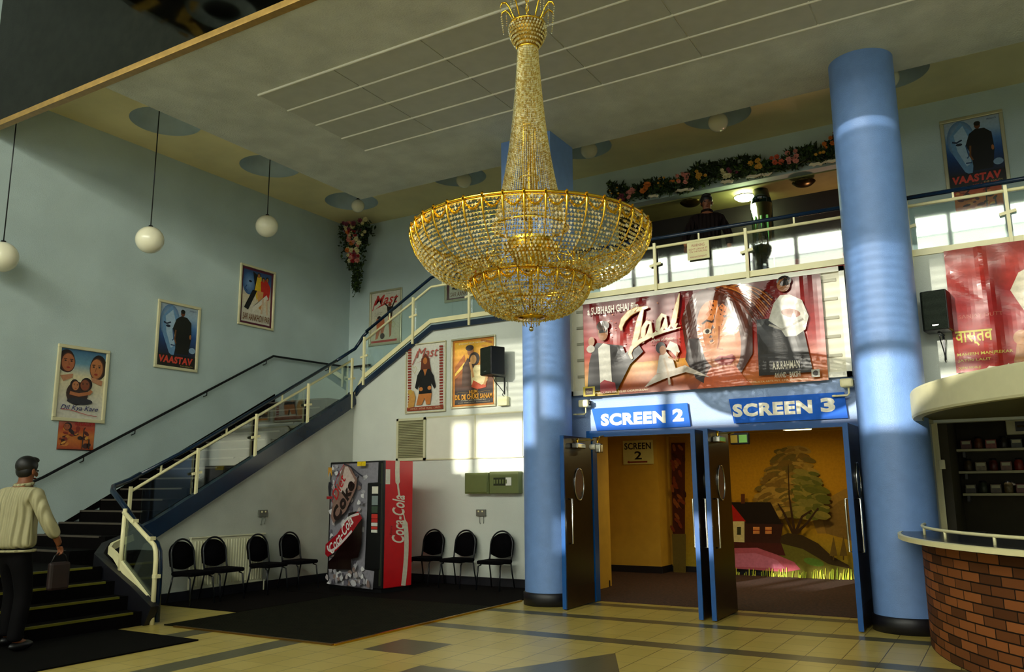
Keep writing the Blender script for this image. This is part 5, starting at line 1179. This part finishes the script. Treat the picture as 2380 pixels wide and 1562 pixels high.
MB().bevbox(-3.2, -1.05, 14.5, 14.9, ZDK, 5.35, 0.02).build('panel', mat('dark_red_panel', '#8c1218', 0.5, noise=0.1), t, world=True)
MB().bevbox(-3.25, -1.05, 14.45, 14.95, 5.35, 5.42, 0.02).build('bar_top', BLACK, t, world=True)
l = bpy.data.lights.new('bar_lamp', 'POINT'); l.energy = 14; l.color = (1, .55, .35); l.shadow_soft_size = .15; o = bpy.data.objects.new('bar_lamp', l); COL.objects.link(o); o.location = (-2.1, 13.6, 5.2)  # point light without a fixture, warms the red bar front

# ------------------------------------------------------------------ corridor: mural, lamps
YMU = 14.355
t = thing('mural', 'painted landscape mural with cottage, large tree and pink path on the ochre corridor wall', 'mural', (-3.4, YMU, 0.1))
a = Art(1, 1); o3 = P(1690, 1342, 1, YMU)
def m2(*q):
    out = []
    for px, py in q:
        p = P(px, py, 1, YMU); out.append((p.x+3.4, p.z-0.1))
    return out
x0, x1 = -5.25+3.4, -1.0+3.4
a._add([(x0, 0), (x1, 0), (x0, .9), (x1, .9), (x0, 2.25), (x1, 2.25)], [(0, 1, 3, 2), (2, 3, 5, 4)], [srgb(c) for c in ('#a8942c', '#a8942c', '#c08a1a', '#c08a1a', '#b88416', '#b88416')])
a.poly(m2((1880, 1190), (1930, 1155), (1960, 1138), (1990, 1128), (1990, 1240), (1900, 1240)), '#a07a34'); a.poly(m2((1910, 1200), (1950, 1165), (1990, 1150), (1990, 1260), (1920, 1240)), '#8a6a30')
random.seed(5)
for row in range(15):
    f_ = row/14; py = 1048+f_*150; hw = 26+52*sin(min(1, f_*1.15)*pi/2)-(8 if row % 2 else 0)
    for k in range(9+row):
        px = 1842+(-1+2*k/(8+row))*hw+random.uniform(-4, 4); q = m2((px, py+random.uniform(-5, 5)), (px+random.uniform(9, 20), py))
        r_ = abs(q[1][0]-q[0][0]); c = random.choice(['#8c6a2a', '#9c7a30', '#7a5c24', '#a8843a', '#6e5a24'] if px < 1850 or row < 5 else ['#7a7030', '#5c5c20', '#68641f', '#8a7a34'])
        a.ell(q[0][0], q[0][1], r_*1.1, r_*.42, c, 9, random.uniform(-.5, .1) if px > 1842 else random.uniform(-.1, .5))
for br in (((1852, 1245), (1845, 1200), (1838, 1150), (1836, 1080)), ((1850, 1245), (1868, 1200), (1890, 1185)), ((1848, 1240), (1825, 1190), (1812, 1170)), ((1853, 1240), (1880, 1215), (1905, 1180))):
    a.line(m2(*br), [.05, .035, .02, .01][:len(br)], '#3a2410')
a.poly(m2((1808, 1250), (1835, 1238), (1868, 1243), (1905, 1262), (1935, 1290), (1975, 1312), (1990, 1340), (1800, 1340)), '#3c2c12'); a.poly(m2((1820, 1262), (1870, 1275), (1930, 1310), (1985, 1322), (1990, 1345), (1790, 1345)), '#6a6420')
a.ell(*m2((1895, 1305))[0], .16, .06, '#5a7a28', 14, -.2)
a.poly(m2((1690, 1210), (1738, 1210), (1737, 1263), (1690, 1263)), '#d8c890'); a.poly(m2((1735, 1210), (1825, 1215), (1815, 1275), (1735, 1270)), '#3a1c12'); a.poly(m2((1700, 1167), (1795, 1167), (1822, 1218), (1740, 1216)), '#1e120c'); a.poly(m2((1690, 1165), (1703, 1168), (1738, 1211), (1690, 1211)), '#b01c14')
for px in (1697, 1731): a.poly(m2((px-4, 1148), (px+5, 1148), (px+5, 1170), (px-4, 1170)), '#5a2c14')
for px in (1697, 1718): a.poly(m2((px, 1224), (px+9, 1224), (px+9, 1242), (px, 1242)), '#3c3c24')
for px in (1755, 1783): a.poly(m2((px, 1224), (px+15, 1224), (px+15, 1240), (px, 1240)), '#d88a4c'); a.line(m2((px, 1232), (px+15, 1232)), .012, '#8a2a18')
a.poly(m2((1690, 1258), (1820, 1262), (1830, 1290), (1690, 1285)), '#4a1c14')
a.poly(m2((1690, 1273), (1765, 1272), (1810, 1288), (1850, 1305), (1865, 1322), (1830, 1328), (1690, 1318)), '#b85868'); a.poly(m2((1690, 1286), (1760, 1284), (1810, 1300), (1830, 1320), (1690, 1315)), '#c87088')
for k in range(90):
    px = random.uniform(1690, 1985); q = m2((px, 1345), (px+random.uniform(-3, 3), 1345-random.uniform(10, 28)))
    a.line(q, .012, random.choice(['#c8c840', '#b0c03c', '#d8d860', '#8aa030']))
for px in (1942, 1965): 
    a.line(m2((px, 1250), (px, 1300)), .02, '#5a4418'); a.poly(m2((px-9, 1290), (px, 1245), (px+9, 1290)), '#6e5620')
a.poly(m2((1568, 1030), (1600, 1030), (1600, 1240), (1572, 1240)), '#4a1e10'); a.poly(m2((1570, 1240), (1602, 1240), (1602, 1330), (1574, 1330)), '#6a5a28')
for k in range(30): px, py = random.uniform(1570, 1602), random.uniform(1040, 1230); q = m2((px, py)); a.ell(q[0][0], q[0][1], .03, .07, random.choice(['#3a1810', '#7a3418', '#8a4a20']), 8, random.random())
a.step = 0.00008
a.build('painting', MURAL, t, (0, -0.001, 0))
random.seed(11)
for x, y, lab in ((-2.72, 13.0, 'lit rectangular ceiling lamp in the corridor over the mural, right doorway'), (-4.16, 12.6, 'lit rectangular ceiling lamp in the corridor, left doorway beside the mullion')):
    t = thing('corridor_lamp', lab, 'ceiling lamp', (x, y, ZI-0.07))
    MB().bevbox(-0.2, 0.2, -0.11, 0.11, 0, 0.05, 0.02).build('diffuser', mat('corridor_lamp_glass', '#ffffff', 0.4, emit='#ffe9a0', estr=5.0), t)
    MB().box(-0.21, 0.21, -0.12, 0.12, 0.05, 0.069).build('base', CREAM, t)
    l = bpy.data.lights.new('corridor_light', 'AREA'); l.energy = 11; l.color = (1, .82, .36); l.size = .4; l.size_y = .2; l.shape = 'RECTANGLE'; o = bpy.data.objects.new('corridor_light', l); COL.objects.link(o); o.location = (x, y, ZI-0.09)

# ------------------------------------------------------------------ kiosk
KX, KY, KR = 2.40, 9.30, 3.22
def brick_mat():
    m = bpy.data.materials.new('brown_brickwork'); m.use_nodes = True; nt = m.node_tree; b = nt.nodes['Principled BSDF']
    uv = nt.nodes.new('ShaderNodeUVMap'); uv.uv_map = 'UVMap'; br = nt.nodes.new('ShaderNodeTexBrick'); b.inputs['Specular IOR Level'].default_value = 0.2
    br.inputs['Scale'].default_value = 1.0; br.inputs['Brick Width'].default_value = 0.255; br.inputs['Row Height'].default_value = 0.078; br.inputs['Mortar Size'].default_value = 0.006; br.inputs['Bias'].default_value = -0.2
    br.inputs['Color1'].default_value = (*srgb('#93572c'), 1); br.inputs['Color2'].default_value = (*srgb('#2c190e'), 1); br.inputs['Mortar'].default_value = (*srgb('#180e08'), 1)
    nt.links.new(uv.outputs[0], br.inputs['Vector']); nt.links.new(br.outputs['Color'], b.inputs['Base Color'])
    bp = nt.nodes.new('ShaderNodeBump'); bp.inputs['Strength'].default_value = 0.6; bp.inputs['Distance'].default_value = 0.01; bp.invert = True
    nt.links.new(br.outputs['Fac'], bp.inputs['Height']); nt.links.new(bp.outputs['Normal'], b.inputs['Normal']); b.inputs['Roughness'].default_value = 0.75; return m
t = thing('kiosk_counter', 'curved brown brick counter with cream top edge at the right edge of the picture', 'counter', (KX, KY, 0))
A0, A1 = pi-0.08, pi*1.5+0.3
mb = MB(); mb.lathe([(KR-0.12, 0.0), (KR, 0.0), (KR, 0.97), (KR-0.12, 0.97), (KR-0.12, 0.0)], (KX, KY, 0), 96, False, A0, A1)
o = mb.build('brick_front', brick_mat(), t, world=True, fix=True)
me = o.data; uvl = me.uv_layers.new(name='UVMap'); off = o.location
for pl_ in me.polygons:
    for li in pl_.loop_indices:
        co = me.vertices[me.loops[li].vertex_index].co+off; an = atan2(co.y, co.x); an = an+2*pi if an < 0 else an; uvl.data[li].uv = (an*KR, co.z)
TOPM = mat('dark_counter_laminate', '#2a2c34', 0.25, noise=0.1)
MB().lathe([(KR-0.55, 0.975), (KR+0.17, 0.975), (KR+0.17, 0.985), (KR+0.17, 1.0), (KR-0.55, 1.0), (KR-0.55, 0.975)], (KX, KY, 0), 96, False, A0-.02, A1).build('counter_top', TOPM, t, world=True)
MB().lathe([(KR+0.17, 0.955), (KR+0.20, 0.96), (KR+0.20, 1.0), (KR+0.17, 1.004), (KR+0.17, 0.955)], (KX, KY, 0), 96, False, A0-.02, A1).build('edge_band', CREAM, t, world=True)
gr = KR-0.02
MB().tube([(KX+gr*cos(A0+(A1-A0)*k/60), KY+gr*sin(A0+(A1-A0)*k/60), 1.07) for k in range(61)], 0.014, 8).build('gallery_rail', CREAM, t, world=True)
for k in range(9):
    q = A0+.03+(A1-A0-.1)*k/8; MB().tube([(KX+gr*cos(q), KY+gr*sin(q), 1.0), (KX+gr*cos(q), KY+gr*sin(q), 1.07)], 0.012, 8).build('gallery_post', CREAM, t, world=True)
t = thing('kiosk_canopy', 'curved beige canopy band over the kiosk, below the red banner', 'canopy', (KX, KY, 2.1))
CANM = mat('beige_canopy_paint', '#c9c6a0', 0.5, noise=0.04)
cr = 2.90; QX, QY = 2.10, 9.42
MB().lathe([(cr-0.08, 2.10), (cr, 2.10), (cr+0.01, 2.12), (cr+0.01, 2.34), (cr, 2.36), (cr-0.08, 2.36), (cr-0.08, 2.10)], (QX, QY, 0), 96, False, A0-.12, A1).build('fascia', CANM, t, world=True)
mb = MB(); n_ = 60; pts_ = [(QX+(cr-.04)*cos(A0-.12+(A1-A0+.12)*k/n_), QY+(cr-.04)*sin(A0-.12+(A1-A0+.12)*k/n_)) for k in range(n_+1)]
mb.add([(QX, QY+.6, 2.14)]+[(p[0], p[1], 2.14) for p in pts_], [(0, k, k+1) for k in range(1, n_+1)]).add([(QX, QY+.6, 2.30)]+[(p[0], p[1], 2.30) for p in pts_], [(0, k, k+1) for k in range(1, n_+1)])
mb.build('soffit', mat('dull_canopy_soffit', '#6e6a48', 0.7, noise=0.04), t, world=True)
# the shop recess behind
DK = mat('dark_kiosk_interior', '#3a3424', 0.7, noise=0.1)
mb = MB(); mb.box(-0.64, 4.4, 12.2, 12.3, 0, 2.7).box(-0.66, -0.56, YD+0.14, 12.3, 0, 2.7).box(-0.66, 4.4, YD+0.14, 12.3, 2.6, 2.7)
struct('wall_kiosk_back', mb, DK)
mb = MB(); mb.box(-0.655, -0.62, YD-0.045, YD-0.02, 0.98, 2.10)
t = thing('shutter_track', 'cream slotted metal track at the left edge of the kiosk opening', 'track', (-0.64, YD, 0.98))
b = MB(); b.box(-0.70, -0.69, YD-0.05, YD-0.02, 0.98, 2.12).box(-0.65, -0.64, YD-0.05, YD-0.02, 0.98, 2.12).box(-0.70, -0.64, YD-0.028, YD-0.022, 0.98, 2.12)
for k in range(16): b.box(-0.69, -0.65, YD-0.04, YD-0.03, 1.0+k*0.072, 1.012+k*0.072)
b.build('track', CREAM, t, world=True); MB().bevbox(-0.66, -0.60, YD-0.07, YD-0.04, 1.62, 1.72, 0.005).build('latch', CREAM, t, world=True)
SHM = mat('pale_shelf_board', '#c9c6a4', 0.5, noise=0.04)
KZ = 12.0
for k, (z, lab) in enumerate(((1.89, 'top pale shelf on the back wall of the kiosk'), (1.62, 'middle pale shelf on the back wall of the kiosk'), (1.35, 'lowest pale shelf on the back wall of the kiosk'))):
    t = thing('shelf', lab, 'shelf', (0.8, 12.05, z-0.03), group='kiosk shelves')
    MB().bevbox(-0.60+k*.03, 2.6, 11.78, 12.19, z-0.03, z, 0.004).build('board', SHM, t, world=True)
    MB().box(-0.5, -0.47, 11.9, 12.195, z-0.10, z-0.031).build('bracket', TUBE, t, world=True); MB().box(0.9, 0.93, 11.9, 12.195, z-0.10, z-0.031).build('bracket', TUBE, t, world=True)
cols = ['#5a1a14', '#4a3a1c', '#2c2418', '#6a3a20', '#7a6a4a', '#30382a', '#8a2a1c']
protoj = {}
def goods(kind, x, z, c, lab, grp):
    key = (kind, c)
    if key not in protoj:
        m = mat('packaging_'+c[1:], c, 0.4, noise=0.3, nscale=30)
        t = thing('sweet_'+kind if kind == 'jar' else 'snack_box', lab, kind, (x, 11.88, z), group=grp)
        if kind == 'jar':
            MB().lathe([(0.001, 0), (0.045, 0), (0.05, 0.01), (0.05, 0.10), (0.035, 0.125), (0.035, 0.13)], (0, 0, 0), 16).build('body', m, t)
            MB().lathe([(0.038, 0.128), (0.038, 0.15), (0.001, 0.152)], (0, 0, 0), 16).build('lid', BLACK, t)
        else:
            MB().bevbox(-0.06, 0.06, -0.05, 0.05, 0, 0.11, 0.004).build('carton', m, t); MB().box(-0.045, 0.045, -0.052, -0.05, 0.06, 0.095).build('label_panel', SHM, t)
        protoj[key] = t; return t
    return dup(protoj[key], (x, 11.88, z), None, lab, grp)
for r_, (z, nm) in enumerate(((1.89, 'top'), (1.62, 'middle'), (1.35, 'lowest'))):
    for k in range(11):
        x = -0.45+k*0.135; kd = 'jar' if (k+r_) % 2 else 'box'
        goods(kd, x, z, cols[(k*3+r_) % 7], 'small dark sweet %s standing on the %s kiosk shelf' % (kd, nm), 'sweet %ss on the %s kiosk shelf' % (kd, nm))
t = thing('heater', 'cream wall unit with a bright grille high on the kiosk back wall', 'heater', (0.35, 12.1, 2.05))
MB().bevbox(0.0, 0.9, 12.06, 12.19, 2.06, 2.27, 0.01).build('case', CREAM, t, world=True)
MB().box(0.10, 0.85, 12.05, 12.06, 2.10, 2.22).build('grille', BLACK, t, world=True)
MB().tube([(0.12, 12.04, 2.16), (0.83, 12.04, 2.16)], 0.012, 8).build('tube_lamp', mat('warm_tube', '#c8b050', 0.3, metal=0.7, noise=0.1), t, world=True)

# ------------------------------------------------------------------ people
def skinned(name, chains, m, parent, sub=2, disp=0.0):
    """connected joints with radii grown into one surface; chains: list of [(co, r), ...] sharing equal points"""
    pts_ = []; rad = []; idx = {}; ed = []
    for ch_ in chains:
        prev = None
        for co, r in ch_:
            k = tuple(round(c, 4) for c in co)
            if k not in idx: idx[k] = len(pts_); pts_.append(co); rad.append(r)
            if prev is not None: ed.append((prev, idx[k]))
            prev = idx[k]
    me = bpy.data.meshes.new(name); me.from_pydata(pts_, ed, []); ob = bpy.data.objects.new(name, me); COL.objects.link(ob)
    ob.modifiers.new('skin', 'SKIN')
    sv = me.skin_vertices[0].data if len(me.skin_vertices) else None
    for i, r in enumerate(rad): sv[i].radius = r if isinstance(r, tuple) else (r, r)
    sv[0].use_root = True
    s_ = ob.modifiers.new('sub', 'SUBSURF'); s_.levels = sub; s_.render_levels = sub
    dg = bpy.context.evaluated_depsgraph_get(); dg.update()
    me2 = bpy.data.meshes.new_from_object(ob.evaluated_get(dg)); bpy.data.objects.remove(ob); bpy.data.meshes.remove(me)
    me2.name = name; me2.materials.clear(); me2.materials.append(m)
    me2.polygons.foreach_set('use_smooth', [True]*len(me2.polygons))
    if disp:
        for v in me2.vertices:
            w_ = min(1, max(0, (1.42-v.co.z)/.25)); q = atan2(v.co.y, v.co.x); f_ = 1+disp*w_*(sin(7*q+2.5*v.co.z)+.5*sin(12*q-3*v.co.z))*(1 if abs(v.co.x) < .22 else .2)
            v.co.x *= f_; v.co.y *= f_
    ob = bpy.data.objects.new(name, me2); COL.objects.link(ob); ob.parent = parent; return ob
SKIN_ = mat('brown_skin', '#7a4626', 0.55, noise=0.08)
HAIRM = mat('black_hair', '#070505', 0.5, noise=0.3, nscale=40)
def person(label, loc, rz, jacket_c, trouser_c, jname, bag=False, jacket_c2=None, shirt=None):
    t = thing('person', label, 'person', loc, rz)
    tr = mat(trouser_c[0], trouser_c[1], 0.8, noise=0.2); jk = mat(jname, jacket_c, 0.75, noise=0.06, nscale=6, bump=0.3, bscale=18)
    nt = jk.node_tree; wv = nt.nodes.new('ShaderNodeTexWave'); wv.bands_direction = 'X'; wv.inputs['Scale'].default_value = 5.5; wv.inputs['Distortion'].default_value = 2.5; wv.inputs['Detail Scale'].default_value = 0.6
    tc_ = nt.nodes.new('ShaderNodeTexCoord'); mp = nt.nodes.new('ShaderNodeMapping'); mp.inputs['Scale'].default_value = (1, 1, 0.35); nt.links.new(tc_.outputs['Object'], mp.inputs['Vector']); nt.links.new(mp.outputs['Vector'], wv.inputs['Vector'])
    b2 = nt.nodes.new('ShaderNodeBump'); b2.inputs['Strength'].default_value = 0.7; b2.inputs['Distance'].default_value = 0.03; nt.links.new(wv.outputs['Fac'], b2.inputs['Height']); nt.links.new(b2.outputs['Normal'], nt.nodes['Principled BSDF'].inputs['Normal'])
    pel = (0, 0, 0.95); ch_ = (0, 0.02, 1.30); nk = (0, 0.035, 1.50)
    hd = [((0, 0.035, 1.50), .062), ((0, 0.05, 1.575), .06), ((0, 0.065, 1.66), (.082, .098)), ((0, 0.06, 1.715), (.072, .088))]
    RL = [((0, 0, .95), .09), ((.09, .0, .86), .075), ((.12, .05, .50), .062), ((.13, -.02, .10), .042), ((.14, .12, .035), (.04, .03))]
    LL = [((0, 0, .95), .09), ((-.09, .02, .86), .075), ((-.12, .13, .52), .062), ((-.12, .10, .12), .042), ((-.13, .24, .05), (.04, .03))]
    SHR = [((0, .02, 1.30), (.16, .11)), ((0, .02, 1.42), (.15, .09)), ((.19, .01, 1.42), .058), ((.31, .04, 1.19), .045), ((.34, .16, 1.00), .034), ((.335, .20, .94), (.038, .02))]
    SHL = [((0, .02, 1.42), (.15, .09)), ((-.19, .01, 1.42), .058), ((-.29, .0, 1.15), .045), ((-.29, .12, .93), .034), ((-.285, .15, .87), (.038, .02))]
    body = skinned('body', [[((0, 0, .95), .09), ((0, 0.01, 1.12), (.11, .085)), ((0, .02, 1.30), (.16, .11))], [((0, .02, 1.42), (.15, .09)), ((0, 0.035, 1.50), .062)]+hd[1:], RL, LL, SHR, SHL], SKIN_, t)
    # five fingers and a thumb on each hand
    for sx, hx, hy, hz in ((1, .335, .20, .94), (-1, -.285, .15, .87)):
        for k in range(4):
            dx = (-.026+.017*k)*1.0; L_ = (.030, .036, .034, .027)[k]
            skinned('finger', [[((hx+dx, hy+.0, hz-.01), .0095), ((hx+dx, hy+.018, hz-.045), .0085), ((hx+dx, hy+.022-.3*L_, hz-.045-L_), .008), ((hx+dx, hy-.004, hz-.055-L_*1.1), .0065)]], SKIN_, t, 1)
        skinned('thumb', [[((hx-sx*.03, hy, hz+.005), .011), ((hx-sx*.05, hy+.02, hz-.02), .010), ((hx-sx*.045, hy+.032, hz-.05), .0085)]], SKIN_, t, 1)
    # jacket with blouson hem and sleeves, trousers, shoes
    skinned('jacket', [[((0, 0, .90), (.19, .14)), ((0, 0, .965), (.225, .165)), ((0, .0, 1.12), (.205, .15)), ((0, .015, 1.30), (.205, .145)), ((0, .015, 1.41), (.175, .115)), ((0, .03, 1.485), (.085, .08)), ((0, .035, 1.515), (.078, .074))],
                       [((0, .015, 1.41), (.175, .115)), ((.195, .01, 1.41), .082), ((.265, .02, 1.29), .072), ((.32, .04, 1.18), .07), ((.345, .10, 1.08), .068), ((.345, .15, 1.01), .048)],
                       [((0, .015, 1.41), (.175, .115)), ((-.195, .01, 1.41), .082), ((-.26, .0, 1.28), .072), ((-.30, .0, 1.15), .068), ((-.30, .07, 1.03), .062), ((-.295, .11, .955), .046)]], jk, t, 3, 0.06)
    MB().tube([(.076*cos(q), .035+.072*sin(q), 1.515+.012*sin(q)) for q in [2*pi*k/20 for k in range(21)]], .018, 8, cap=False).build('collar', jk, t)
    MB().tube([(.208*cos(q), .0+.152*sin(q), .90) for q in [2*pi*k/32 for k in range(33)]], .012, 8, cap=False).build('waistband', jk, t)
    skinned('trousers', [[((0, 0, 1.0), (.15, .115)), ((0, 0, .93), (.16, .12)), ((.095, .0, .84), .10), ((.12, .045, .50), .08), ((.13, -.02, .13), .07), ((.13, -.02, .08), .07)],
                         [((0, 0, .93), (.16, .12)), ((-.095, .02, .84), .10), ((-.12, .13, .52), .08), ((-.12, .10, .15), .07), ((-.12, .10, .10), .07)]], tr, t)
    for x, y, z in ((.13, -.02, 0), (-.12, .10, .02)):
        MB().ball((x+.005, y+.07, z+.045), .05, 16, 10, (.95, 2.6, .9)).build('shoe', BLACK, t)
    # hair cap, ears, nose, eyes, mouth
    h = MB(); h.ball((0, .045, 1.695), .098, 24, 16, (.94, 1.06, .98)); h.ball((0, .022, 1.645), .080, 20, 12, (1.05, .8, .95)); h.ball((0, .10, 1.745), .06, 16, 10, (1.2, 1.0, .6))
    h.build('hair', HAIRM, t)
    for sx in (1, -1):
        MB().ball((sx*.084, .055, 1.635), .022, 12, 8, (.45, .9, 1.4)).build('ear', SKIN_, t)
        MB().ball((sx*.032, .148, 1.645), .012, 10, 8, (1.2, .6, .7)).build('eye', mat('dark_eye', '#181010', 0.3, noise=0.1), t)
    MB().ball((0, .165, 1.612), .014, 12, 8, (.8, 1.3, 1.7)).build('nose', SKIN_, t); MB().ball((0, .145, 1.572), .02, 12, 8, (1.3, .6, .4)).build('mouth', mat('lip', '#6a2c20', 0.5, noise=0.05), t)
    return t
t = person('man seen from behind in a cream blouson and dark trousers walking towards the stairs', (-8.18, 4.52, 0.016), radians(12), '#a8a27c', ('dark_trousers', '#0b0a0c'), 'cream_blouson')
o = thing('carrier_bag', 'dark reddish-brown bag hanging from the right hand of the man in cream', 'bag', (-7.9, 4.8, 0.55))
wp = world_of(t) @ Vector((.335, .215, .885))
o.location = (wp.x, wp.y, 0.50)
MB().bevbox(-0.035, 0.035, -0.10, 0.10, 0.04, 0.30, 0.025).build('bag_body', mat('red_brown_bag', '#1c0806', 0.6, noise=0.3, nscale=10), o)
MB().tube([(0, -0.08, 0.29), (0, -0.05, 0.36), (0, 0.0, 0.385), (0, 0.05, 0.36), (0, 0.08, 0.29)], 0.007, 8).build('strap', BLACK, o)
person('dark-haired person in dark clothes behind the balcony railing, left of the lit lamp', (-3.53, 11.7, ZDK+.002), radians(200), '#1c1414', ('black_trousers', '#0b0a0c'), 'dark_jacket')
